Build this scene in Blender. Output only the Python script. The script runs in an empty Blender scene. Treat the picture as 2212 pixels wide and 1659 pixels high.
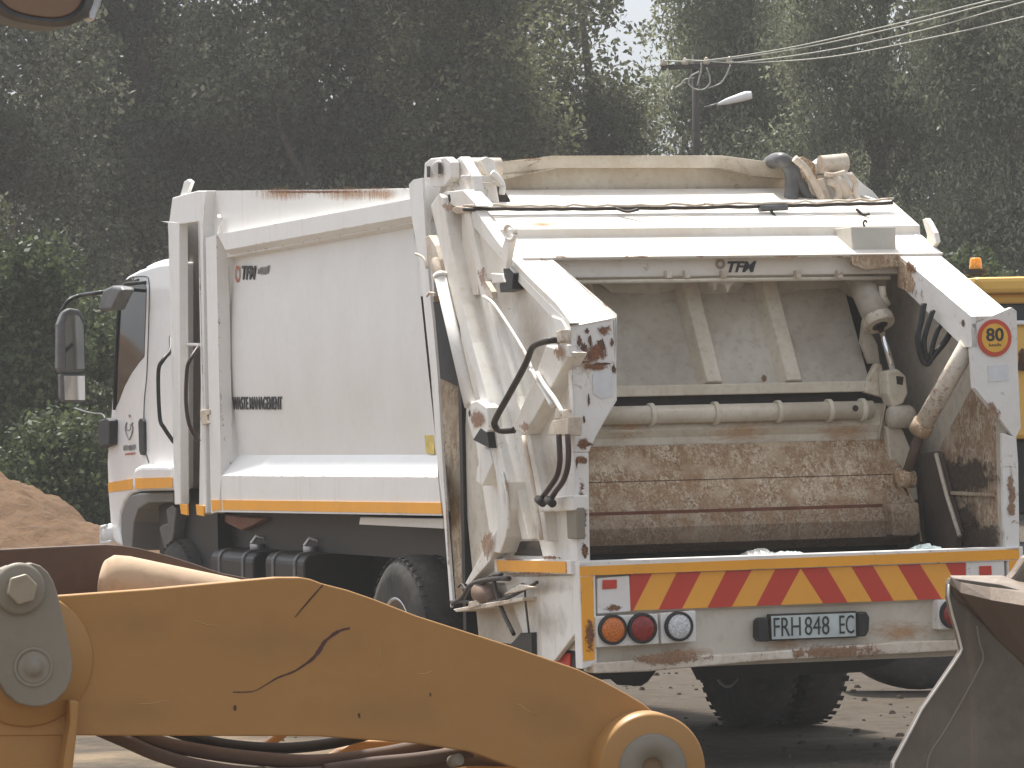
import bpy, bmesh, random, math
import numpy as np
from mathutils import Vector, Matrix
from math import sin, cos, radians, pi, atan

# ------------------------------------------------------------------ camera, world, sun, exposure
S = bpy.context.scene
COL = bpy.data.collections.new('scene'); S.collection.children.link(COL)
FD, CX, CY, HOR = 10801., 1106., 829.5, 872.7        # focal length, centre, horizon in units of a 2212 wide picture
ROLL, PITCH = .022, atan((HOR-CY)/FD)
CAMZ = 1.9
f_ = Vector((0, cos(PITCH), sin(PITCH))); r_ = Vector((1, 0, 0)); u_ = r_.cross(f_)
rr = r_*cos(ROLL)-u_*sin(ROLL); uu = r_*sin(ROLL)+u_*cos(ROLL)
cam = bpy.data.objects.new('camera', bpy.data.cameras.new('camera')); COL.objects.link(cam)
m = Matrix((rr, uu, -f_)).transposed().to_4x4(); m.translation = Vector((0, 0, CAMZ)); cam.matrix_world = m
cam.data.sensor_width = 36; cam.data.lens = FD/2212*36; cam.data.clip_start = .5; cam.data.clip_end = 3000
S.camera = cam
SUN_EL, SUN_AZ = 64, -24       # azimuth measured from +Y, negative = left
W = bpy.data.worlds.new('World'); S.world = W; W.use_nodes = True
wn = W.node_tree; bg = wn.nodes['Background']
sk = wn.nodes.new('ShaderNodeTexSky'); sk.sky_type = 'NISHITA'; sk.sun_disc = False
sk.sun_elevation = radians(SUN_EL); sk.sun_rotation = radians(SUN_AZ); sk.dust_density = 2; sk.air_density = 1.0; sk.ozone_density = .6
hs = wn.nodes.new('ShaderNodeHueSaturation'); hs.inputs['Saturation'].default_value = .28
wn.links.new(sk.outputs[0], hs.inputs['Color'])
tcw = wn.nodes.new('ShaderNodeTexCoord'); sxw = wn.nodes.new('ShaderNodeSeparateXYZ'); wn.links.new(tcw.outputs['Generated'], sxw.inputs[0])
rw_ = wn.nodes.new('ShaderNodeValToRGB'); wn.links.new(sxw.outputs[2], rw_.inputs[0]); rw_.color_ramp.elements[0].color = (.40, .42, .47, 1); rw_.color_ramp.elements[1].position = .45; rw_.color_ramp.elements[1].color = (1.0, 1.0, 1.0, 1)
mw = wn.nodes.new('ShaderNodeMix'); mw.data_type = 'RGBA'; mw.blend_type = 'MULTIPLY'; mw.inputs[0].default_value = 1; wn.links.new(hs.outputs[0], mw.inputs[6]); wn.links.new(rw_.outputs[0], mw.inputs[7]); wn.links.new(mw.outputs[2], bg.inputs[0]); bg.inputs[1].default_value = .15
sl = bpy.data.lights.new('sun', 'SUN'); sl.energy = 3.8; sl.angle = radians(3); sl.color = (1, .95, .87)
so = bpy.data.objects.new('sun', sl); COL.objects.link(so)
sd = Vector((sin(radians(SUN_AZ))*cos(radians(SUN_EL)), cos(radians(SUN_AZ))*cos(radians(SUN_EL)), sin(radians(SUN_EL))))
so.rotation_euler = sd.to_track_quat('Z', 'Y').to_euler(); so.location = (0, 0, 30)
S.view_settings.view_transform = 'Standard'; S.view_settings.look = 'None'; S.view_settings.gamma = 1
S.view_settings.exposure = .88
random.seed(7); RNG = np.random.default_rng(7)

# ------------------------------------------------------------------ frames: picture point + a plane of the thing -> real point
class Frame:
    def __init__(s, o, yaw):
        s.O = Vector(o); s.A = (Vector((cos(yaw), sin(yaw), 0)), Vector((-sin(yaw), cos(yaw), 0)), Vector((0, 0, 1))); s.yaw = yaw
    def __call__(s, x, y, ax, val):
        d = f_+rr*((x-CX)/FD)-uu*((y-CY)/FD); o = Vector((0, 0, CAMZ))-s.O
        o = Vector([o.dot(a) for a in s.A]); d = Vector([d.dot(a) for a in s.A])
        return o+d*((val-o[ax])/d[ax])
T = Frame((.35, 26.0, 0), radians(20))        # truck: u across, v forward, w up
L = Frame((0, 13.0, 0), radians(17))          # loader
G = Frame((0, 0, 0), 0)                       # world
def pu(pts, u, F=T): return [F(x, y, 0, u) for x, y in pts]
def pv(pts, v, F=T): return [F(x, y, 1, v) for x, y in pts]
def lin(c): return tuple(((x/255+.055)/1.055)**2.4 if x > 10 else x/255/12.92 for x in c)

# ------------------------------------------------------------------ materials
MATS = {}
def newmat(name):
    mt = bpy.data.materials.new(name); mt.use_nodes = True; MATS[name] = mt
    return mt, mt.node_tree, mt.node_tree.nodes['Principled BSDF']
def noise(nt, scale, detail=4, rough=.55, vec=None, dist=0):
    n = nt.nodes.new('ShaderNodeTexNoise'); n.inputs['Scale'].default_value = scale; n.inputs['Detail'].default_value = detail
    n.inputs['Roughness'].default_value = rough; n.inputs['Distortion'].default_value = dist
    if vec: nt.links.new(vec, n.inputs['Vector'])
    return n.outputs['Fac']
def ramp(nt, fac, a, b, ca=(0, 0, 0, 1), cb=(1, 1, 1, 1)):
    r = nt.nodes.new('ShaderNodeValToRGB'); r.color_ramp.elements[0].position = a; r.color_ramp.elements[1].position = b
    r.color_ramp.elements[0].color = ca; r.color_ramp.elements[1].color = cb; nt.links.new(fac, r.inputs[0]); return r.outputs[0]
def mix(nt, fac, a, b, mode='MIX'):
    n = nt.nodes.new('ShaderNodeMix'); n.data_type = 'RGBA'; n.blend_type = mode
    if isinstance(fac, (int, float)): n.inputs[0].default_value = fac
    else: nt.links.new(fac, n.inputs[0])
    for k, v in ((6, a), (7, b)):
        if isinstance(v, tuple): n.inputs[k].default_value = (v+(1,))[:4]
        else: nt.links.new(v, n.inputs[k])
    return n.outputs[2]
def math_(nt, op, a, b):
    n = nt.nodes.new('ShaderNodeMath'); n.operation = op; n.use_clamp = True
    for k, v in ((0, a), (1, b)):
        if isinstance(v, (int, float)): n.inputs[k].default_value = v
        else: nt.links.new(v, n.inputs[k])
    return n.outputs[0]
def bump(nt, b, h, strength=.3, dist=.01):
    n = nt.nodes.new('ShaderNodeBump'); n.inputs['Strength'].default_value = strength; n.inputs['Distance'].default_value = dist
    nt.links.new(h, n.inputs['Height']); nt.links.new(n.outputs[0], b.inputs['Normal'])
def coord(nt, scale=None):
    c = nt.nodes.new('ShaderNodeTexCoord').outputs['Object']
    if scale:
        mp = nt.nodes.new('ShaderNodeMapping'); mp.inputs['Scale'].default_value = scale; nt.links.new(c, mp.inputs['Vector']); c = mp.outputs[0]
    return c
def paint(name, base, dirt=(.35, .29, .2), da=.35, rust=0., rs=14, rough=.5, edge=0., streak=.0, metal=0, bumpy=.05, spot=.70, spec=.4, fine=17, eamt=1.):
    """weathered painted steel: grime in clouds and streaks, rust in spots and along chipped edges"""
    mt, nt, b = newmat(name); c = coord(nt)
    n1 = noise(nt, 2.2, 6, .62, c); n2 = noise(nt, fine, 5, .65, c)
    d = math_(nt, 'MULTIPLY', ramp(nt, n1, .38, .72), da)
    col = mix(nt, d, base, dirt)
    d2 = math_(nt, 'MULTIPLY', ramp(nt, n2, .5, .75), da*.8); col = mix(nt, d2, col, dirt)
    if streak:
        ns = noise(nt, 1.0, 4, .6, coord(nt, (16, 16, .9)))
        col = mix(nt, math_(nt, 'MULTIPLY', ramp(nt, ns, .58, .78), streak), col, (.45, .33, .2))
    msk = None
    if rust:
        n3 = noise(nt, rs, 7, .72, c, .6); n4 = noise(nt, 1.7, 2, .5, c)
        msk = ramp(nt, math_(nt, 'ADD', n3, math_(nt, 'MULTIPLY', math_(nt, 'SUBTRACT', n4, .5), .5)), spot-.02-rust*.18, spot+.13-rust*.18)
    if edge:
        bv = nt.nodes.new('ShaderNodeBevel'); bv.samples = 4; bv.inputs['Radius'].default_value = .008
        ge = nt.nodes.new('ShaderNodeNewGeometry'); dt = nt.nodes.new('ShaderNodeVectorMath'); dt.operation = 'DOT_PRODUCT'
        nt.links.new(bv.outputs[0], dt.inputs[0]); nt.links.new(ge.outputs['Normal'], dt.inputs[1])
        e = math_(nt, 'SUBTRACT', 1., dt.outputs['Value']); n5 = noise(nt, 9, 6, .7, c)
        em = ramp(nt, math_(nt, 'MULTIPLY', math_(nt, 'MULTIPLY', e, 6.), ramp(nt, n5, .52-edge*.1, .66)), .35, .8)
        msk = em if msk is None else math_(nt, 'MAXIMUM', msk, em)
    if msk is not None:
        n6 = noise(nt, 40, 4, .6, c)
        rc = ramp(nt, n6, .35, .65, (.07, .03, .015, 1), (.30, .13, .045, 1))
        col = mix(nt, msk, col, rc)
        b.inputs['Roughness'].default_value = rough
    nt.links.new(col, b.inputs['Base Color']); b.inputs['Roughness'].default_value = rough; b.inputs['Metallic'].default_value = metal
    b.inputs['Specular IOR Level'].default_value = spec
    if bumpy: bump(nt, b, noise(nt, 7, 5, .6, c), bumpy, .02)
    return mt
def plain(name, base, rough=.5, metal=0, spec=.5, var=.25, sc=12):
    mt, nt, b = newmat(name); c = coord(nt); n = noise(nt, sc, 5, .6, c)
    a = tuple(x*(1-var) for x in base)+(1,); z = tuple(min(1, x*(1+var)) for x in base)+(1,)
    nt.links.new(ramp(nt, n, .3, .7, a, z), b.inputs['Base Color'])
    b.inputs['Roughness'].default_value = rough; b.inputs['Metallic'].default_value = metal; b.inputs['Specular IOR Level'].default_value = spec
    return mt
WHITE = paint('white_body_paint', (.81, .80, .775), (.60, .55, .47), .22, 0, rough=.36, bumpy=.06, streak=.04)
WHITER = paint('white_paint_worn', (.80, .795, .775), (.6, .53, .43), .18, 0, rough=.42, streak=.25, edge=.5)
CAB = plain('white_cab_paint', (.84, .84, .84), .22, var=.03)
TG = paint('white_tailgate_paint', (.80, .785, .745), (.60, .49, .34), .38, .12, rs=18, rough=.5, edge=1., streak=.4)
TGR = paint('cream_beam_paint', (.80, .765, .70), (.62, .48, .32), .4, .12, rs=13, rough=.55, edge=.5, streak=.1)
INN = paint('grimy_inner_paint', (.58, .53, .45), (.28, .23, .17), .7, 0, rs=20, rough=.65, edge=.5, bumpy=.12, streak=.2)
INL = paint('worn_cream_paint', (.70, .64, .53), (.40, .31, .20), .6, .16, rs=30, rough=.65, edge=.8, bumpy=.12, fine=26, streak=.3)
_R0 = paint('scaly_rusty_steel', (.45, .34, .235), (.15, .085, .05), 1., .55, rs=48, rough=.85, bumpy=.5, fine=42)
_S0 = paint('peeling_wall_paint', (.56, .46, .34), (.22, .14, .09), .95, .5, rs=30, rough=.85, bumpy=.5, fine=26)
RUSTW = paint('patchy_rusted_white', (.72, .66, .56), (.36, .24, .15), .75, .45, rs=24, rough=.7, edge=.8, bumpy=.25, fine=30)
CHIP = paint('chipped_white_paint', (.80, .785, .755), (.55, .45, .33), .28, .30, rs=15, rough=.5, edge=.7)
BROWNDK = plain('dark_grease_and_shade', (.035, .026, .02), .6, var=.5)  # also colours plates that paint the shade of openings
RUSTD = plain('dark_rust', (.11, .055, .03), .8, var=.5)
BLACK = plain('black_painted_steel', (.009, .009, .009), .5, var=.3)
RUB = plain('black_rubber', (.02, .02, .021), .65, var=.3)
TYRE = paint('dusty_tyre', (.028, .027, .026), (.13, .11, .09), .5, 0, rough=.85, bumpy=.3)
RIM = paint('dusty_rim', (.22, .19, .17), (.25, .2, .15), .5, .2, rough=.6)
CHROME = plain('chrome', (.85, .86, .88), .12, 1, var=.03)
GREY = paint('grey_steel', (.25, .222, .175), (.17, .135, .09), .45, 0, rough=.55, bumpy=.08)
GREYD = plain('grey_plastic', (.10, .10, .10), .5)
ALU = plain('aluminium', (.55, .55, .55), .35, .7)
TAPE = paint('orange_reflective_tape', (.90, .40, .03), (.58, .28, .06), .28, 0, rough=.35, bumpy=.02, edge=.4)
AMB = paint('amber_board', (.86, .40, .05), (.6, .28, .05), .25, 0, rough=.4, bumpy=.02)
RED = paint('red_board', (.56, .05, .03), (.38, .07, .03), .25, 0, rough=.4, bumpy=.02)
YEL = paint('loader_yellow', (.405, .215, .070), (.33, .18, .07), .4, 0, rough=.45, bumpy=.03, spec=.3)
YELV = paint('vehicle_yellow', (.80, .48, .11), (.6, .36, .1), .3, 0, rough=.45)
BRN = paint('brown_dusty_steel', (.085, .055, .042), (.15, .10, .07), .5, 0, rough=.75)
TAN = paint('sand_dusted_steel', (.50, .37, .25), (.36, .24, .15), .7, 0, rough=.85, bumpy=.15)
BUCK = paint('worn_bucket_steel', (.19, .16, .13), (.10, .078, .06), .8, .06, rs=8, rough=.5, bumpy=.3, metal=.25, fine=9, streak=.3)
BUCKL = paint('polished_bucket_lip', (.27, .215, .165), (.12, .09, .07), .7, .1, rough=.5, metal=.3, bumpy=.3)
DECAL = plain('decal_black', (.03, .028, .03), .5)
DECG = plain('decal_grey', (.22, .22, .22), .5)
DECO = plain('decal_orange', (.5, .18, .12), .5)
PLATE = plain('plate_white', (.50, .56, .55), .4, var=.15)
SIGNY = plain('sign_yellow', (.75, .42, .06), .4, var=.1)
SIGNR = plain('sign_red', (.55, .07, .03), .4, var=.1)
YLW = plain('sticker_yellow', (.66, .50, .12), .5, var=.3)
STK = plain('faded_sticker_grey', (.66, .67, .68), .5, var=.08)
HOSE = plain('brown_hose', (.045, .022, .018), .5)
WOOD = plain('tarred_pole', (.05, .045, .04), .9)
WIRE = plain('pale_wire', (.38, .38, .33), .6)
BAG = plain('plastic_bag', (.34, .34, .34), .4)
RAG = plain('blue_grey_rag', (.24, .30, .31), .9)
def lens(name, c):
    mt, nt, b = newmat(name); v = nt.nodes.new('ShaderNodeTexVoronoi'); v.inputs['Scale'].default_value = 90
    nt.links.new(coord(nt), v.inputs['Vector'])
    nt.links.new(ramp(nt, v.outputs['Distance'], .1, .7, tuple(x*.7 for x in c)+(1,), tuple(min(1, x*1.3) for x in c)+(1,)), b.inputs['Base Color'])
    b.inputs['Roughness'].default_value = .15; bump(nt, b, v.outputs['Distance'], .4, .004); return mt
LAMB = lens('amber_lens', (.52, .14, .02)); LRED = lens('red_lens', (.22, .018, .014)); LCLR = lens('clear_lens', (.52, .53, .54)); LBCN = lens('beacon_orange', (.85, .30, .02)); LTAN = plain('dusty_orange_lens', (.21, .125, .075), .6, var=.12, sc=6)
def glass():
    mt, nt, b = newmat('dark_glass'); b.inputs['Base Color'].default_value = (.02, .025, .028, 1); b.inputs['Roughness'].default_value = .04
    b.inputs['Specular IOR Level'].default_value = .9; return mt
GLASS = glass()
MIRR = newmat('mirror_glass')[0]; b = MIRR.node_tree.nodes['Principled BSDF']; b.inputs['Metallic'].default_value = 1; b.inputs['Base Color'].default_value = (.22, .23, .23, 1); b.inputs['Roughness'].default_value = .05
MIRB = MIRR.copy(); MIRB.name = 'bright_mirror_glass'; MIRB.node_tree.nodes['Principled BSDF'].inputs['Base Color'].default_value = (.8, .8, .8, 1)
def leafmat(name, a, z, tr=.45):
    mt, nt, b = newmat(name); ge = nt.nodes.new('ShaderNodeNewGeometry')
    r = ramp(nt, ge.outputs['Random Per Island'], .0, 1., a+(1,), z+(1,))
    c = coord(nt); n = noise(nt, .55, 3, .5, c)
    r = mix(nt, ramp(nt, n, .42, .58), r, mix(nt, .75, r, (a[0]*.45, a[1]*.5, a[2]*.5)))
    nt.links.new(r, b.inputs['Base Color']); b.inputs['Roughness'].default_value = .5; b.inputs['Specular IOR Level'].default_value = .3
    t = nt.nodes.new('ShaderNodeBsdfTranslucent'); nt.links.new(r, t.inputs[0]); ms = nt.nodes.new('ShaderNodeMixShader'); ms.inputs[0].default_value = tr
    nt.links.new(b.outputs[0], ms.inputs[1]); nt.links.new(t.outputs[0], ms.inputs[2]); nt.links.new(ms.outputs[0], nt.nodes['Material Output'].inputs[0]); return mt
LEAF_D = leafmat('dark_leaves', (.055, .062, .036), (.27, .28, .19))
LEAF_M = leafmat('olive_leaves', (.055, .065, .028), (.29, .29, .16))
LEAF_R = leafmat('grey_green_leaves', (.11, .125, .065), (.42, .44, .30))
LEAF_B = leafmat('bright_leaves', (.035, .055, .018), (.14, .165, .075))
BARK = plain('bark', (.10, .085, .065), .9, var=.4)

def speckled(name, a, b_, c_, zz=None, sc=34):
    '''scraped steel: cream paint, rust and bare dark steel in a fine crazed pattern'''
    mt, nt, b = newmat(name); c = coord(nt)
    n1 = noise(nt, sc, 7, .75, coord(nt, (1, 1, .55)), 1.6); n2 = noise(nt, 5, 5, .6, coord(nt, (2, 2, .8))); n3 = noise(nt, sc*2.3, 4, .7, c, .8)
    col = mix(nt, ramp(nt, n1, .43, .57), a, b_); col = mix(nt, math_(nt, 'MULTIPLY', ramp(nt, n3, .52, .62), .8), col, c_)
    col = mix(nt, math_(nt, 'MULTIPLY', ramp(nt, n2, .42, .62), .75), col, b_)
    n4 = noise(nt, 3.1, 5, .6, coord(nt, (1, 1, 1.6))); col = mix(nt, math_(nt, 'MULTIPLY', ramp(nt, n4, .50, .64), .55), col, a)
    if zz:                                                     # bands by height: the lower wear plates are browner
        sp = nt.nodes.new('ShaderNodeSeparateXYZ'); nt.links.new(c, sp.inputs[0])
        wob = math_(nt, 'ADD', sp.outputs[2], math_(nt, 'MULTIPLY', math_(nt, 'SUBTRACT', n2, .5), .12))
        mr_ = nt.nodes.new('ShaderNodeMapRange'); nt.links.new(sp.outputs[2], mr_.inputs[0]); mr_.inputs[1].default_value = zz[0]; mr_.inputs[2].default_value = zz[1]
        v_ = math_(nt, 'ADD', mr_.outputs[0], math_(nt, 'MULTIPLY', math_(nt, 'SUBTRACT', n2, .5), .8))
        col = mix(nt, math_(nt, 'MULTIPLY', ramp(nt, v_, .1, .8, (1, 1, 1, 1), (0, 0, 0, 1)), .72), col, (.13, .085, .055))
    nt.links.new(col, b.inputs['Base Color']); b.inputs['Roughness'].default_value = .85; bump(nt, b, n1, .5, .01); return mt
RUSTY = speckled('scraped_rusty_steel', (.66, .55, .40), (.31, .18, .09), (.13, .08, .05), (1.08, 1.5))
SCALE = speckled('peeling_wall_paint', (.62, .53, .40), (.28, .17, .10), (.14, .09, .06), None, 22)
FLNG = speckled('rusty_flange_paint', (.50, .43, .32), (.30, .21, .13), (.14, .08, .05), None, 14)
def stainmat(name, ca, cb, lo=.35, hi=.6, sc=14, amt=1., stretch=(1, 1, 1)):
    mt, nt, b = newmat(name); c = coord(nt, stretch); uv = nt.nodes.new('ShaderNodeUVMap').outputs[0]
    vm = nt.nodes.new('ShaderNodeVectorMath'); vm.operation = 'DISTANCE'; nt.links.new(uv, vm.inputs[0]); vm.inputs[1].default_value = (.5, .5, 0)
    n1 = noise(nt, sc, 7, .7, c, .5); n2 = noise(nt, sc*3, 4, .6, c)
    k = nt.nodes.new('ShaderNodeMath'); k.operation = 'MULTIPLY_ADD'; nt.links.new(vm.outputs['Value'], k.inputs[0]); k.inputs[1].default_value = -1.3; k.inputs[2].default_value = .45
    a = math_(nt, 'MULTIPLY', ramp(nt, math_(nt, 'ADD', n1, k.outputs[0]), lo, hi), amt)
    nt.links.new(ramp(nt, n2, .35, .65, ca+(1,), cb+(1,)), b.inputs['Base Color']); b.inputs['Roughness'].default_value = .8
    nt.links.new(a, b.inputs['Alpha']); return mt
ST_O = stainmat('orange_rust_bloom', (.60, .34, .15), (.46, .24, .10), .48, .95, 16, .6, (1, 1, 2.5))
ST_D = stainmat('dark_rust_scab', (.12, .05, .025), (.28, .12, .05), .60, .72, 30, .95)
ST_G = stainmat('grease_stain', (.045, .032, .024), (.11, .075, .05), .42, .62, 12, .95)
ST_S = stainmat('rust_run', (.52, .30, .14), (.36, .18, .08), .52, .95, 9, .7, (1, 3.5, .8))
ST_L = stainmat('lip_rust', (.20, .10, .05), (.34, .19, .10), .62, .72, 20, .8)
ST_A = stainmat('arm_dust', (.36, .24, .13), (.29, .17, .08), .35, 1.2, 5, .16)
ST_Y = stainmat('road_grime', (.36, .28, .19), (.28, .21, .14), .40, 1.0, 6, .5)
# ------------------------------------------------------------------ mesh builder
class MB:
    def __init__(s): s.v = []; s.f = []; s.m = []; s.sm = []
    def add(s, vs, fs, mi=0, smooth=False):
        k = len(s.v); s.v += [Vector(a) for a in vs]
        for f in fs: s.f.append([k+i for i in f]); s.m.append(mi); s.sm.append(smooth)
        return s
    def face(s, pts, mi=0): return s.add(pts, [list(range(len(pts)))], mi)
    def prism(s, pts, off, mi=0):
        pts = [Vector(p) for p in pts]; off = Vector(off); n = len(pts)
        nr = Vector((0, 0, 0))
        for i in range(n): nr += pts[i].cross(pts[(i+1) % n])
        if nr.dot(off) > 0: pts = pts[::-1]
        vs = pts+[p+off for p in pts]
        fs = [list(range(n)), list(range(2*n-1, n-1, -1))]+[[i, i+n, (i+1) % n+n, (i+1) % n] for i in range(n)]
        return s.add(vs, fs, mi)
    def box(s, a, b, mi=0):
        x0, y0, z0 = a; x1, y1, z1 = b
        return s.prism([(x0, y0, z0), (x1, y0, z0), (x1, y1, z0), (x0, y1, z0)], (0, 0, z1-z0), mi)
    def tube(s, pts, r, seg=10, mi=0, cap=True, rad=None):
        pts = [Vector(p) for p in pts]; n = len(pts); vs = []; fs = []; up = None
        for i, p in enumerate(pts):
            d = (pts[min(i+1, n-1)]-pts[max(i-1, 0)]).normalized()
            if up is None: up = d.orthogonal().normalized()
            up = (up-d*up.dot(d)).normalized(); w = d.cross(up); R = rad[i] if rad else r
            for k in range(seg):
                a = 2*pi*k/seg; vs.append(p+(up*cos(a)+w*sin(a))*R)
        for i in range(n-1):
            for k in range(seg): fs.append([i*seg+k, i*seg+(k+1) % seg, (i+1)*seg+(k+1) % seg, (i+1)*seg+k])
        s.add(vs, fs, mi, True)
        if cap:
            s.add([vs[k] for k in range(seg)][::-1], [list(range(seg))], mi); s.add([vs[(n-1)*seg+k] for k in range(seg)], [list(range(seg))], mi)
        return s
    def cyl(s, p, q, r, seg=24, mi=0, r2=None): return s.tube([p, q], r, seg, mi, True, [r, r if r2 is None else r2])
    def lathe(s, c, axis, prof, seg=40, mi=0, smooth=True):
        """prof = list of (distance along axis, radius)"""
        axis = Vector(axis).normalized(); up = axis.orthogonal().normalized(); w = axis.cross(up); c = Vector(c); n = len(prof); vs = []; fs = []
        for a, r in prof:
            for k in range(seg): t = 2*pi*k/seg; vs.append(c+axis*a+(up*cos(t)+w*sin(t))*r)
        for i in range(n-1):
            for k in range(seg): fs.append([i*seg+k, i*seg+(k+1) % seg, (i+1)*seg+(k+1) % seg, (i+1)*seg+k])
        return s.add(vs, fs, mi, smooth)
    def disc(s, c, ax, r, seg=32, mi=0):
        ax = Vector(ax).normalized(); up = ax.orthogonal().normalized(); w = ax.cross(up)
        return s.add([Vector(c)+(up*cos(2*pi*k/seg)+w*sin(2*pi*k/seg))*r for k in range(seg)], [list(range(seg))], mi)
    def strip(s, A, B, mi=0, smooth=False):
        """quads between two polylines"""
        n = len(A); return s.add(list(A)+list(B), [[i, i+1, n+i+1, n+i] for i in range(n-1)], mi, smooth)
    def build(s, name, mats, parent=None, bev=0, seg=2, fix=True):
        me = bpy.data.meshes.new(name); me.from_pydata(s.v, [], s.f)
        if not isinstance(mats, (list, tuple)): mats = [mats]
        for mt in mats: me.materials.append(mt)
        me.polygons.foreach_set('material_index', s.m); me.polygons.foreach_set('use_smooth', s.sm)
        if fix:
            bm = bmesh.new(); bm.from_mesh(me); bmesh.ops.remove_doubles(bm, verts=bm.verts, dist=1e-5); bmesh.ops.recalc_face_normals(bm, faces=bm.faces); bm.to_mesh(me); bm.free()
        me.update(); o = bpy.data.objects.new(name, me); COL.objects.link(o)
        if parent: o.parent = parent
        if bev:
            b = o.modifiers.new('bevel', 'BEVEL'); b.width = bev; b.segments = seg; b.limit_method = 'ANGLE'; b.angle_limit = radians(35); b.use_clamp_overlap = True
        return o
def thing(name, label, cat, loc=(0, 0, 0), rz=0, group=None):
    o = bpy.data.objects.new(name, None); COL.objects.link(o); o.location = loc; o.rotation_euler = (0, 0, rz); o['label'] = label; o['category'] = cat
    if group: o['group'] = group
    return o
def tag(o, label, cat, group=None, kind=None):
    if label: o['label'] = label
    if cat: o['category'] = cat
    if group: o['group'] = group
    if kind: o['kind'] = kind
    return o
def stain(pts, mat, parent, name='rust_stain'):
    me = bpy.data.meshes.new(name); me.from_pydata([Vector(p) for p in pts], [], [(0, 1, 2, 3)]); uv = me.uv_layers.new(name='uv')
    for i, q in enumerate(((0, 0), (1, 0), (1, 1), (0, 1))): uv.data[i].uv = q
    me.materials.append(mat); o = bpy.data.objects.new(name, me); COL.objects.link(o); o.parent = parent; return o
def curve(pts, n=8):
    """smooth path through points"""
    P = [Vector(p) for p in pts]; P = [P[0]*2-P[1]]+P+[P[-1]*2-P[-2]]; out = []
    for i in range(1, len(P)-2):
        for k in range(n):
            t = k/n; a, b, c, d = P[i-1:i+3]
            out.append(.5*((2*b)+(c-a)*t+(2*a-5*b+4*c-d)*t*t+(3*b-a-3*c+d)*t**3))
    return out+[P[-2]]
def text(name, s, p, xd, yd, w, h, mat, parent, shear=0, th=.0025, bold=0.):
    cu = bpy.data.curves.new(name, 'FONT'); cu.body = s; cu.extrude = .01; cu.shear = shear; cu.resolution_u = 3; cu.offset = bold
    o = bpy.data.objects.new(name, cu); COL.objects.link(o); bpy.context.view_layer.update()
    me = bpy.data.meshes.new_from_object(o.evaluated_get(bpy.context.evaluated_depsgraph_get())); bpy.data.objects.remove(o)
    xs = [v.co.x for v in me.vertices]; ys = [v.co.y for v in me.vertices]; x0, x1, y0, y1 = min(xs), max(xs), min(ys), max(ys)
    xd = Vector(xd).normalized(); yd = Vector(yd).normalized(); nd = xd.cross(yd)
    for v in me.vertices:
        v.co = Vector(p)+xd*((v.co.x-x0)/(x1-x0)*w)+yd*((v.co.y-y0)/(y1-y0)*h)+nd*(v.co.z/.01*th)
    me.materials.clear(); me.materials.append(mat); me.name = name
    o = bpy.data.objects.new(name, me); COL.objects.link(o); o.parent = parent; return o

# ------------------------------------------------------------------ ground, mound
GZ = -.035
def grid(x0, x1, y0, y1, nx, ny, zf):
    X, Y = np.meshgrid(np.linspace(x0, x1, nx), np.linspace(y0, y1, ny)); Z = zf(X, Y)
    vs = np.stack([X.ravel(), Y.ravel(), Z.ravel()], 1).tolist()
    return vs, [[j*nx+i, j*nx+i+1, (j+1)*nx+i+1, (j+1)*nx+i] for j in range(ny-1) for i in range(nx-1)]
mt, nt, b = newmat('dusty_ground'); c = coord(nt)
n1 = noise(nt, .5, 5, .6, c); n2 = noise(nt, 6, 8, .7, c); n3 = noise(nt, 30, 5, .6, c)
col = ramp(nt, n1, .35, .65, (.30, .225, .145, 1), (.40, .30, .195, 1)); col = mix(nt, math_(nt, 'MULTIPLY', ramp(nt, n2, .42, .7), .6), col, (.17, .13, .09)); col = mix(nt, math_(nt, 'MULTIPLY', ramp(nt, n3, .55, .7), .35), col, (.45, .38, .28))
sx = nt.nodes.new('ShaderNodeSeparateXYZ'); nt.links.new(c, sx.inputs[0])
side = ramp(nt, math_(nt, 'ADD', math_(nt, 'MULTIPLY', sx.outputs[0], .22), math_(nt, 'MULTIPLY', n1, .8)), .22, .46)   # sandy on the left, trodden grey dirt on the right
gcol = mix(nt, ramp(nt, n2, .4, .66), (.10, .083, .066), (.065, .054, .043)); gcol = mix(nt, math_(nt, 'MULTIPLY', ramp(nt, n3, .58, .7), .5), gcol, (.16, .135, .105))
col = mix(nt, side, col, gcol)
nt.links.new(col, b.inputs['Base Color']); b.inputs['Roughness'].default_value = .95; b.inputs['Specular IOR Level'].default_value = .1
bump(nt, b, math_(nt, 'ADD', n2, math_(nt, 'MULTIPLY', n3, .3)), .8, .04)
GROUND = mt
def gz(X, Y):
    return GZ-.012+.012*np.sin(X*3.1+Y*1.3)*np.sin(Y*2.3-X)+.02*np.sin(X*.7)*np.sin(Y*.5)*np.clip((np.hypot(X-1, Y-28)-5)/5, 0, 1)
vs, fs = grid(-14, 14, 8, 44, 220, 280, gz)
mb = MB(); mb.add(vs, fs, 0, True)
mb.add([(-400, -200, GZ-.05), (400, -200, GZ-.05), (400, 600, GZ-.05), (-400, 600, GZ-.05)], [[0, 1, 2, 3]])
tag(mb.build('ground', GROUND, fix=False), None, None, kind='structure')
mt, nt, b = newmat('reddish_earth'); c = coord(nt); n1 = noise(nt, 1.2, 6, .65, c); n2 = noise(nt, 9, 8, .75, c)
col = mix(nt, ramp(nt, n1, .35, .65), (.15, .078, .032), (.24, .135, .062)); col = mix(nt, math_(nt, 'MULTIPLY', ramp(nt, n2, .45, .65), .6), col, (.12, .075, .045))
nt.links.new(col, b.inputs['Base Color']); b.inputs['Roughness'].default_value = .95; bump(nt, b, n2, 1., .08)
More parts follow.
